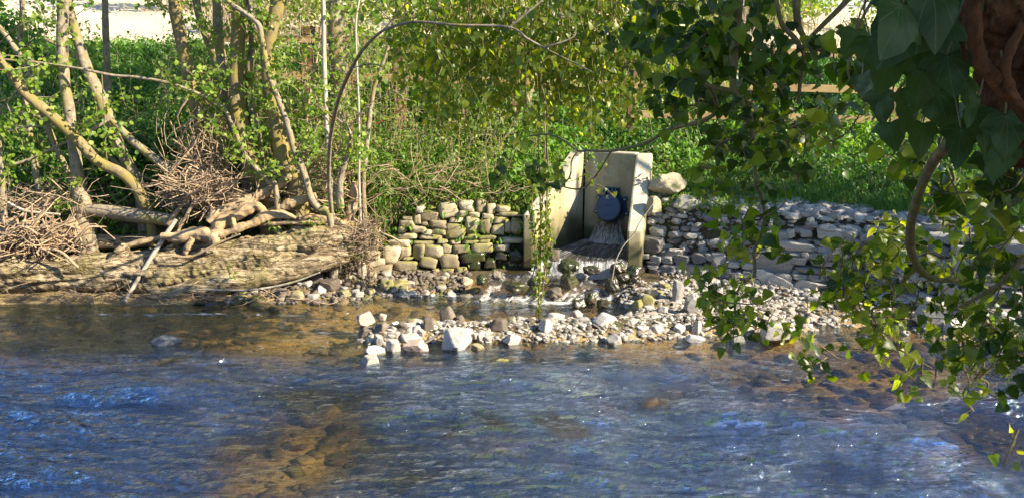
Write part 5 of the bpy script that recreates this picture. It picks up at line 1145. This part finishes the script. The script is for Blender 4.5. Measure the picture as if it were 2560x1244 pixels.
for L_, Yv in [([(2440,-60,34),(2436,60,36),(2442,130,34),(2480,190,32),(2540,260,30),(2600,330,28)], 1.22), ([(2560,60,26),(2530,120,26),(2515,180,24),(2545,250,22),(2600,300,20)], 1.2), ([(2430,-40,14),(2400,60,12),(2415,160,10)], 1.25)]:
    wood('ivy_stem', L_, Yv, M['bark_red'], parent=ivt, sides=36, bump_=0.30, bs=38, n=140)
# branches
BR_ = [([(2520,230,50),(2440,300,38),(2380,350,30),(2330,410,24),(2295,490,22),(2277,560,22),(2277,620,22),(2292,660,20),(2320,690,16),(2370,700,13),(2420,690,11),(2452,665,9),(2452,640,7),(2425,632,5)], (1.6, 2.45)),
 ([(2300,665,12),(2270,690,9),(2230,735,7),(2200,765,6)], 2.45), ([(2290,660,9),(2262,690,9),(2265,720,7),(2210,760,7),(2180,775,6),(2195,815,6),(2225,860,5),(2262,880,4),(2330,920,3)], 2.42),
 ([(1990,-30,20),(1995,60,16),(2012,100,13),(2008,150,11),(2000,210,10),(1996,260,8)], 2.6), ([(2150,-40,18),(2110,10,14),(2060,60,12),(2015,105,11)], 2.6), ([(1940,0,10),(1955,60,12),(1990,100,12),(2012,140,10)], 2.6),
 ([(1850,-40,26),(1842,60,22),(1834,150,21),(1834,225,19),(1862,265,17),(1876,300,14),(1884,380,10),(1890,450,9),(1905,500,8),(1912,545,9),(1902,589,9),(1886,630,9),(1885,688,8),(1853,715,8),(1840,740,7),(1838,780,6),(1848,813,6),(1867,854,4)], 2.6),
 ([(1838,228,14),(1800,222,12),(1775,215,10),(1760,210,7)], 2.6), ([(1876,300,8),(1840,340,7),(1800,360,6),(1770,400,5)], 2.6),
 ([(1770,212,11),(1786,240,11),(1790,280,12),(1750,305,12),(1700,316,11),(1660,330,10),(1620,355,9),(1570,370,8),(1517,378,8),(1470,376,6),(1446,377,6),(1410,352,6),(1370,336,5),(1325,340,4)], (2.6, 5.2)),
 ([(1530,376,7),(1510,410,6),(1490,440,6),(1460,470,5),(1420,470,4),(1385,455,3)], (5.0, 5.2)), ([(1448,376,5),(1430,400,4),(1425,440,4),(1400,470,3)], 5.1),
 ([(2560,640,14),(2510,700,12),(2450,740,9),(2390,770,6)], 2.0), ([(2600,880,8),(2500,905,7),(2440,950,6),(2460,910,5),(2440,880,4)], 2.1), ([(2450,945,5),(2470,960,5),(2450,1000,3)], 2.1),
 ([(1890,690,6),(1850,700,5),(1790,720,4),(1750,735,3)], 2.6), ([(1838,790,4),(1800,810,4),(1760,830,3)], 2.6), ([(2376,420,8),(2385,450,8),(2360,480,6),(2310,540,5)], 2.3), ([(2080,355,5),(2120,330,5),(2140,300,4)], 2.7),
 ([(2200,-30,8),(2150,60,7),(2120,170,6),(2140,230,5)], 2.0), ([(2350,-20,10),(2330,100,8),(2250,220,7),(2180,300,5)], 1.7)]
for L_, Yr in BR_: wood('branch', L_, Yr, M['vine'], parent=ivt, sides=10, bump_=0.12, bs=20)
# (u, v, Y, radius px u, radius px v, twigs, leaves per twig, leaf size m, material, depth spread m)
CL = [
 (1760,60,2.7,110,80,30,7,.068,'ivy',.22),(1870,150,2.7,80,60,22,7,.066,'ivy',.22),(2020,190,2.7,90,110,26,7,.060,'ivy',.2),(1720,190,2.9,110,80,26,7,.066,'ivy',.2),(1840,250,2.75,90,50,12,6,.058,'ivy',.2),
 (1640,90,3.2,90,80,16,7,.06,'ivy',.25),(1930,360,2.6,70,50,16,7,.05,'ivy',.15),(1860,330,2.6,60,60,10,6,.055,'ivy',.12),
 (2060,330,2.8,80,50,20,7,.048,'ivy_sunlit',.2),(1980,300,2.8,60,50,12,7,.045,'ivy_sunlit',.15),(2110,200,2.2,60,90,8,6,.07,'ivy',.15),
 (1780,385,2.7,50,25,6,6,.05,'ivy_sunlit',.1),(1770,470,2.7,22,26,4,6,.05,'ivy_sunlit',.08),(1920,440,2.6,40,40,5,5,.05,'ivy',.1),
 (1860,565,2.6,50,30,6,6,.06,'ivy_sunlit',.1),(1910,540,2.6,40,22,5,5,.055,'ivy',.1),(1885,660,2.6,36,26,4,6,.05,'ivy_sunlit',.08),(1800,720,2.6,55,26,7,6,.05,'ivy_sunlit',.1),(1780,790,2.6,50,36,9,6,.055,'ivy_sunlit',.1),(1830,800,2.6,30,40,5,6,.05,'ivy',.1),
 (1960,850,2.6,40,22,5,5,.045,'ivy_sunlit',.08),(2030,860,2.6,26,26,7,6,.055,'ivy',.08),
 (2180,660,2.5,70,55,26,7,.05,'ivy_sunlit',.15),(2110,760,2.5,60,42,18,7,.05,'ivy_sunlit',.15),(2260,600,2.5,80,40,18,6,.045,'ivy_sunlit',.12),(2340,620,2.5,60,50,14,6,.045,'ivy_sunlit',.12),(2080,690,2.5,40,30,6,6,.05,'ivy',.1),
 (2220,840,2.4,30,34,10,6,.048,'ivy_sunlit',.08),(2275,895,2.35,36,30,9,6,.058,'ivy_sunlit',.08),(2410,700,2.3,60,60,16,6,.05,'ivy',.15),(2460,560,2.2,60,70,20,7,.048,'ivy_sunlit',.15),(2520,680,2.0,50,90,24,7,.05,'ivy',.15),(2440,800,2.1,70,50,22,7,.05,'ivy',.15),(2500,860,2.0,60,60,18,7,.048,'ivy',.12),(2400,905,2.1,34,30,7,6,.045,'ivy_sunlit',.08),
 (2445,1000,2.1,36,28,6,5,.04,'ivy_sunlit',.06),(2380,520,2.2,40,60,8,6,.05,'ivy',.12),(2420,430,2.1,50,50,14,6,.055,'ivy',.12),(2520,450,1.9,50,60,16,6,.055,'ivy',.12),(2230,440,2.4,60,60,4,5,.06,'ivy',.15),(2290,380,2.2,50,50,6,6,.06,'ivy_sunlit',.1),(2330,520,2.5,50,30,6,6,.04,'ivy_sunlit',.1),
 (1380,430,5.2,45,24,8,6,.085,'ivy',.15),(1330,400,5.2,36,24,5,5,.09,'ivy',.12),(1490,430,5.1,26,36,5,5,.05,'ivy_sunlit',.1),(1240,400,4.6,18,40,4,4,.09,'ivy',.1)]
r = np.random.default_rng(61); groups = {}
mbt = MB()
for (u, v, Y, su, sv, nt_, nl, ls, mt_, dy) in CL:
    C = P(u, v, Y); s = mpp(C); lf = []
    dens_ = 0.8 if (v > 500 and u < 2000) else (0.55 if v > 500 else 0.66)
    for _k in range(max(2, int(nt_ * dens_ * 1.15))):
        a_ = r.uniform(0, 6.28); q_ = math.sqrt(r.random()); cc_ = C + np.array([math.cos(a_) * q_ * su * s, r.normal() * dy * 0.8, math.sin(a_) * q_ * sv * s])
        spray(mbt, lf, cc_, np.array([0.05, 0.04, 0.05]) * 1.4, r, 1, nl, 0.22, 0.0020)
    groups.setdefault(mt_, []).append((np.array(lf), ls))
mbt.build('twigs', M['vine'], ivt)
for mt_, L_ in groups.items():
    mb = MB()
    for lf, ls in L_:
        n = len(lf); nr = np.array([0.1, -0.9, 0.4]) + r.normal(size=(n, 3)) * 0.6; tip = r.normal(size=(n, 3)) * 0.6 + np.array([0, 0, -0.9])
        hf = r.random(n) < 0.55
        for q_, tm_ in ((hf, IVY_H), (~hf, IVY)): leaves(mb, tm_, lf[q_], nr[q_], tip[q_], ls * 0.72 * r.uniform(0.5, 1.25, q_.sum()))
    mb.build('foliage', M[mt_], ivt)
# big near leaves
big = [(2328,30,205,1.12,0.1),(2250,45,150,1.15,-0.5),(2200,70,190,1.1,-0.9),(2255,85,200,1.18,-0.8),(2380,90,200,1.25,0.2),(2290,120,140,1.3,-0.2),(2430,150,140,1.4,0.3),(2372,190,125,1.2,0.15),(2300,215,130,1.35,-0.1),(2210,190,110,1.5,-0.3),(2180,130,90,1.55,0.2),(2410,255,125,1.2,0.0),(2350,270,120,1.45,0.3),(2270,280,110,1.5,-0.2),(2200,270,90,1.6,0.1),(2440,330,120,1.25,0.2),(2390,370,115,1.35,-0.2),(2520,340,130,1.2,0.2),(2500,400,110,1.3,-0.3),(2230,340,80,1.7,0.2),(2300,350,95,1.6,-0.1),(2130,110,80,1.7,-0.2),(2460,420,90,1.5,0.1),(2160,220,75,1.8,0.2),(2480,250,120,1.5,-0.4),(2250,150,110,1.4,0.5),(2330,150,120,1.4,-0.5),(2400,320,110,1.6,0.4),(2280,0,130,1.4,0.3),(2420,0,150,1.4,-0.3),(2360,-20,160,1.3,0.4)]
M['ivy_big'] = None
m, t, out = mat('ivy_leaf_veined')
uvx = attr(t, 'lx'); uvy = attr(t, 'ly')
ax_ = math_(t, 'ABSOLUTE', uvx); k1 = mrange(t, ax_, 0.0, 0.014, 1, 0)
v_ = None
for sl in (2.2, 0.75, 0.05):
    dline = math_(t, 'ABSOLUTE', math_(t, 'SUBTRACT', math_(t, 'SUBTRACT', uvy, 0.04), math_(t, 'MULTIPLY', ax_, sl)))
    dline = math_(t, 'DIVIDE', dline, math.sqrt(1 + sl * sl)); kk = mrange(t, dline, 0.0, 0.012, 0.9, 0); k1 = math_(t, 'MAXIMUM', k1, kk)
nf = noise(t, 9, 2, vec=coords(t)); per = math_(t, 'FRACT', math_(t, 'SUBTRACT', math_(t, 'MULTIPLY', uvy, 7), math_(t, 'MULTIPLY', ax_, 6)))
per = mrange(t, math_(t, 'ABSOLUTE', math_(t, 'SUBTRACT', per, 0.5)), 0.0, 0.06, 0.45, 0); k1 = math_(t, 'MAXIMUM', k1, per)
c = ramp(t, attr(t), [(0, (0.014, 0.034, 0.006)), (0.7, (0.03, 0.06, 0.010)), (1, (0.07, 0.11, 0.02))]); c = mixc(t, math_(t, 'MULTIPLY', k1, 0.75), c, (0.10, 0.17, 0.07))
nn4 = noise(t, 60, 3, vec=coords(t)); c = mixc(t, mrange(t, nn4.outputs[0], 0.45, 0.7, 0, 0.25), c, (0.05, 0.10, 0.03))
p = principled(t, None, c, 0.5, bump(t, k1, 0.25, 0.002), 0.3)
trn = N(t, 'BsdfTranslucent'); trn.inputs[0].default_value = (0.12, 0.22, 0.03, 1); mx = N(t, 'MixShader'); mx.inputs[0].default_value = 0.3
t.links.new(p.outputs[0], mx.inputs[1]); t.links.new(trn.outputs[0], mx.inputs[2]); t.links.new(mx.outputs[0], out.inputs[0]); M['ivy_big'] = m
def fine_leaf(n=18):
    ol = np.array([(0.0, 0.0), (0.12, -0.07), (0.26, -0.10), (0.38, -0.05), (0.50, 0.06), (0.60, 0.16), (0.52, 0.22), (0.43, 0.28), (0.38, 0.36), (0.37, 0.44), (0.36, 0.52), (0.30, 0.62), (0.22, 0.73), (0.13, 0.86), (0.05, 0.96), (0.0, 1.0)])
    cols = 5; V = []; Fs = []; m_ = len(ol)
    # ring mesh shrinking to the midrib
    for sgn in (1, -1):
        b0 = len(V)
        for (x, y) in ol:
            for c_ in range(cols + 1):
                f = c_ / cols; ymid = np.clip(y * 0.9 + 0.04, 0.0, 1.0); xx = x * f * sgn; yy = ymid + (y - ymid) * f
                z_ = 0.10 * abs(xx) ** 1.2 - 0.28 * max(0, yy - 0.25) ** 2 - 0.25 * xx * xx + 0.015 * math.sin(yy * 22 + sgn) * abs(xx) * 3
                V.append((xx, yy, z_))
        for i in range(m_ - 1):
            for c_ in range(cols):
                a_ = b0 + i * (cols + 1) + c_; b_ = a_ + cols + 1; q = [a_, a_ + 1, b_ + 1, b_]; Fs.append(q if sgn > 0 else q[::-1])
    return np.array(V), np.array(Fs)
FL = fine_leaf()
r = np.random.default_rng(66)
for i, (u, v, w, Y, lean) in enumerate(big):
    C = P(u, v, Y * 1.05); s = mpp(C); L_ = w * s * 0.95; mb = MB()
    n_ = np.array([[r.normal() * 0.25 + 0.05, -1.0, 0.45 + r.normal() * 0.25]]); tip = np.array([[lean, -0.1, -1.0]]); tn = tip / np.linalg.norm(tip)
    pos = (C - tn[0] * L_ * 0.45)[None]
    V_, F_ = FL; V2 = V_.copy(); V2[:, 2] += r.normal() * 0.22 * V_[:, 0] ** 2 + 0.035 * np.sin(V_[:, 1] * 9 + r.uniform(0, 6)) * np.sin(V_[:, 0] * 8 + r.uniform(0, 6)) + r.normal() * 0.12 * V_[:, 0] * V_[:, 1]; V2[:, 0] *= r.uniform(0.85, 1.2); V2[:, 0] += r.normal() * 0.08 * V_[:, 1] ** 2
    leaves(mb, (V2, F_), pos, n_, tip, [L_], np.array([r.random()]))
    mbp = MB(); lo__ = mb.build('leaf', M['ivy_big'], ivt, extra={'lx': V_[:, 0], 'ly': V_[:, 1]})
    e = pos[0] + np.array([r.normal() * 0.02, 0.03, 0.09]); tube(mbp, [pos[0], (pos[0] + e) / 2 + np.array([0.005, 0, 0]), e + (P(2480, 60, 1.3) - e) * 0.12], [0.0016, 0.0016, 0.002], 6, 6, 0, 1, 0.9, cap=False); mbp.build('stalk', M['vine'], lo__)
# unseen crown of the same tree, its masses placed to shade the near ivy
mb = MB(); lf = []; mbb = MB(); rr_ = np.random.default_rng(71)
for (cx, cy, cz, rx, ry, rz, n) in [(1.6, 0.3, 4.4, 2.0, 1.7, 0.5, 2600), (2.6, 1.6, 4.3, 1.3, 1.3, 0.7, 1500), (4.6, 1.1, 6.1, 1.6, 1.6, 0.8, 2000), (1.2, 2.6, 4.4, 1.2, 1.0, 0.5, 900), (3.6, -0.8, 4.6, 1.6, 1.6, 1.2, 1200), (6.0, 2.8, 7.2, 1.4, 1.6, 1.0, 900), (3.0, 3.8, 4.9, 1.4, 1.2, 0.5, 500)]:
    d = rand_dirs(n) * rr_.uniform(0.2, 1, (n, 1)) ** 0.5; lf.append(np.array([cx, cy, cz]) + d * np.array([rx, ry, rz]))
    for k in range(8): tube(mbb, [np.array([2.2, 0.9, 3.6]) + rr_.normal(size=3) * 0.05, (np.array([2.2, 0.9, 3.9]) + np.array([cx, cy, cz])) / 2, np.array([cx, cy, cz]) + rr_.normal(size=3) * np.array([rx, ry, rz]) * 0.5], [0.05, 0.03, 0.01], 6, 12, 0.1, 5, 0.5)
lf = np.concatenate(lf); leaves(mb, IVY_H, lf, rand_dirs(len(lf)) + np.array([0, 0, 0.6]), rand_dirs(len(lf)) + np.array([0, 0, -0.8]), 0.10); mb.build('crown', M['ivy'], ivt); mbb.build('limbs', M['vine'], ivt)

# ------------------------------------------------------------------ curtain of sunlit ivy over the middle
ic = empty('ivy_curtain', P(1300, 100, 7.5), 'curtain of small sunlit ivy leaves hanging from above, top centre', 'ivy')
r = np.random.default_rng(81); mb = MB(); mbt = MB(); pos = []
strands = 380
for i in range(strands):
    u = r.uniform(985, 1800); Y = r.uniform(6.5, 8.0)
    lim = np.interp(u, [985, 1030, 1120, 1300, 1450, 1600, 1700, 1800], [150, 260, 330, 300, 330, 300, 270, 240]) * r.uniform(0.35, 1.12)
    v0 = -60 if r.random() < 0.6 else r.uniform(-60, lim * 0.6); p0 = P(u, v0, Y); p1 = P(u + r.normal() * 25, lim, Y); n_ = 6
    pts = [p0 + (p1 - p0) * f + r.normal(size=3) * 0.05 * (f > 0) for f in np.linspace(0, 1, n_)]
    C = tube(mbt, pts, [0.004, 0.003, 0.0015], 4, 14, 0, 1, r.random(), cap=False); l = np.linalg.norm(p1 - p0); k = int(l / 0.045)
    f = r.uniform(0, 1, k); idx = (f * 13).astype(int); pos.append(C[idx] + r.normal(size=(k, 3)) * np.array([0.05, 0.04, 0.03]))
pos = np.concatenate(pos); n = len(pos)
leaves(mb, IVY_H, pos, np.array([0.25, -0.8, 0.4]) + r.normal(size=(n, 3)) * 0.6, r.normal(size=(n, 3)) * 0.5 + np.array([0, 0, -0.9]), 0.062 * r.uniform(0.6, 1.25, n), r.uniform(0, 1, n))
mb.build('foliage', M['ivy_sunlit'], ic); mbt.build('stems', M['vine'], ic)
for L_, Y in [([(985,60,10),(1100,20,16),(1300,-30,20),(1500,-50,26),(1700,-60,34),(1900,-80,40)], 7.6), ([(1345,-40,6),(1350,200,4),(1345,330,3),(1352,500,3)], 7.7), ([(1365,-40,5),(1368,200,4),(1366,400,3)], 7.8), ([(1255,-20,8),(1290,90,7),(1345,200,6),(1440,260,4)], 7.4)]:
    wood('branch', L_, Y, M['vine'], parent=ic, sides=8)
# hanging strands in front of the left wing
def strand_set(label, Ls, Y, dens, size, seed, v_from=0, mat_='ivy_sunlit'):
    t = empty('hanging_ivy', P(Ls[0][0][0], Ls[0][0][1], Y), label, 'ivy'); r = np.random.default_rng(seed); mbs = MB(); pos = []
    for L_ in Ls:
        p, rr = pxline([(a, b, 3.2) for a, b in L_], Y + r.normal() * 0.05); p[1:-1] += r.normal(size=(len(p) - 2, 3)) * 0.01
        C = tube(mbs, p, rr, 5, 60, 0, 1, 0.7, cap=False); vv = np.interp(np.linspace(0, 1, 60), np.linspace(0, 1, len(L_)), [q[1] for q in L_])
        w = np.where(vv > v_from, 1.0, 0.06); w /= w.sum(); k = int(dens * (w.sum() * len(L_)) * 6); idx = r.choice(60, k, p=w); pos.append(C[idx] + r.normal(size=(k, 3)) * 0.022)
    pos = np.concatenate(pos); n = len(pos); mb = MB(); leaves(mb, IVY_H, pos, np.array([0.4, -0.8, 0.3]) + r.normal(size=(n, 3)) * 0.5, r.normal(size=(n, 3)) * 0.4 + np.array([0, 0, -1]), size * r.uniform(0.6, 1.3, n))
    mbs.build('stems', M['vine'], t); mb.build('foliage', M[mat_], t); return t
strand_set('bundle of thin ivy strands hanging to the water before the left headwall wing', [[(1352,-40),(1350,150),(1362,300),(1358,480),(1352,560),(1345,640),(1340,740)],[(1345,300),(1335,420),(1330,520),(1340,620),(1345,690)],[(1360,300),(1372,430),(1366,540),(1372,600),(1366,700)],[(1370,-40),(1368,200),(1365,420),(1370,560),(1360,680)],[(1340,380),(1322,480),(1330,560),(1336,640),(1330,700)],[(1350,480),(1352,640),(1348,740),(1346,830)],[(1362,500),(1380,600),(1368,660),(1352,760)]], 9.55, 2.2, 0.05, 91, 440)
wood('stem', [(1632,510,3),(1600,555,3),(1585,585,4),(1560,612,4),(1540,650,3),(1530,700,3)], 10.0, M['dry'] if False else M['bark_pale'], 'pale dry stem leaning across the water of the weir', 'plant stem', sides=5)
# leaves growing over the top of the headwall
for q in [(1470, 400, 11.3, 'sprig with pale leaves lying over the left end of the headwall top', 16, .05), (1500, 425, 11.2, 'thin sprig hanging in front of the back wall above the flap valve', 12, .045), (1640, 440, 11.1, 'green shoots at the right edge of the headwall', 22, .055), (1650, 385, 11.7, 'nettles behind the right top corner of the headwall', 24, .06)]:
    sprig(*q, material='spring', hh=0.14)

# ------------------------------------------------------------------ added trees, crowns out of frame, to shade the scene and darken reflections
def crown_tree(label, x, y, H_, crown, n, seed, leaf=0.09, z0=None):
    r = np.random.default_rng(seed); z0 = bz(x, y) if z0 is None else z0
    t = empty('shade_tree', (x, y, z0), label, 'tree', None); mb = MB(); pts = [np.array([x, y, z0 - 0.1]), np.array([x + r.normal() * 0.15, y, z0 + H_ * 0.4]), np.array([x + r.normal() * 0.3, y, z0 + H_])]
    tube(mb, pts, [0.16, 0.12, 0.03], 12, 24, 0.06, 4); mb.build('trunk', M['bark_grey'], t); mb = MB(); mbl = MB(); pos = []
    for i in range(26):
        c0 = np.array(pts[1]) * (1 - i / 26) + np.array(pts[2]) * (i / 26); e = np.array(crown[:3]) + rand_dirs(1)[0] * np.array(crown[3:]) * r.uniform(0.5, 1)
        C = tube(mbl, [c0, (c0 + e) / 2 + r.normal(size=3) * 0.2, e], [0.04, 0.025, 0.008], 6, 12, 0.1, 5); k = n // 26
        pos.append(C[r.integers(4, 12, k)] + r.normal(size=(k, 3)) * 0.28)
    pos = np.concatenate(pos); leaves(mb, ROUND, pos, rand_dirs(len(pos)), rand_dirs(len(pos)), leaf); mb.build('foliage', M['spring'], t); mbl.build('limbs', M['bark_grey'], t); return t
crown_tree('unseen tree added beyond the right edge to dapple the slate wall', 9.5, 8.4, 6.0, (9.2, 8.6, 4.0, 1.6, 1.1, 1.2), 1300, 1)
crown_tree('tree added behind the ivy curtain, its unseen crown shading the bank', 0.05, 13.2, 6.0, (2.6, 11.6, 6.2, 3.0, 1.6, 1.3), 3600, 3)
crown_tree('unseen tree added beyond the right edge to dapple the far bank', 9.8, 11.5, 6.5, (8.5, 12.6, 6.0, 2.4, 1.4, 1.5), 2400, 4)
crown_tree('ivy laden tree behind the clump, its crown above the picture', -2.6, 12.6, 7.5, (-2.5, 12.0, 6.6, 1.3, 1.0, 2.2), 4500, 5, 0.12)
crown_tree('unseen tree added upstream on the near bank for shade', 7.5, -0.5, 6.5, (7.4, -1.8, 6.4, 1.8, 1.8, 1.4), 1500, 2)
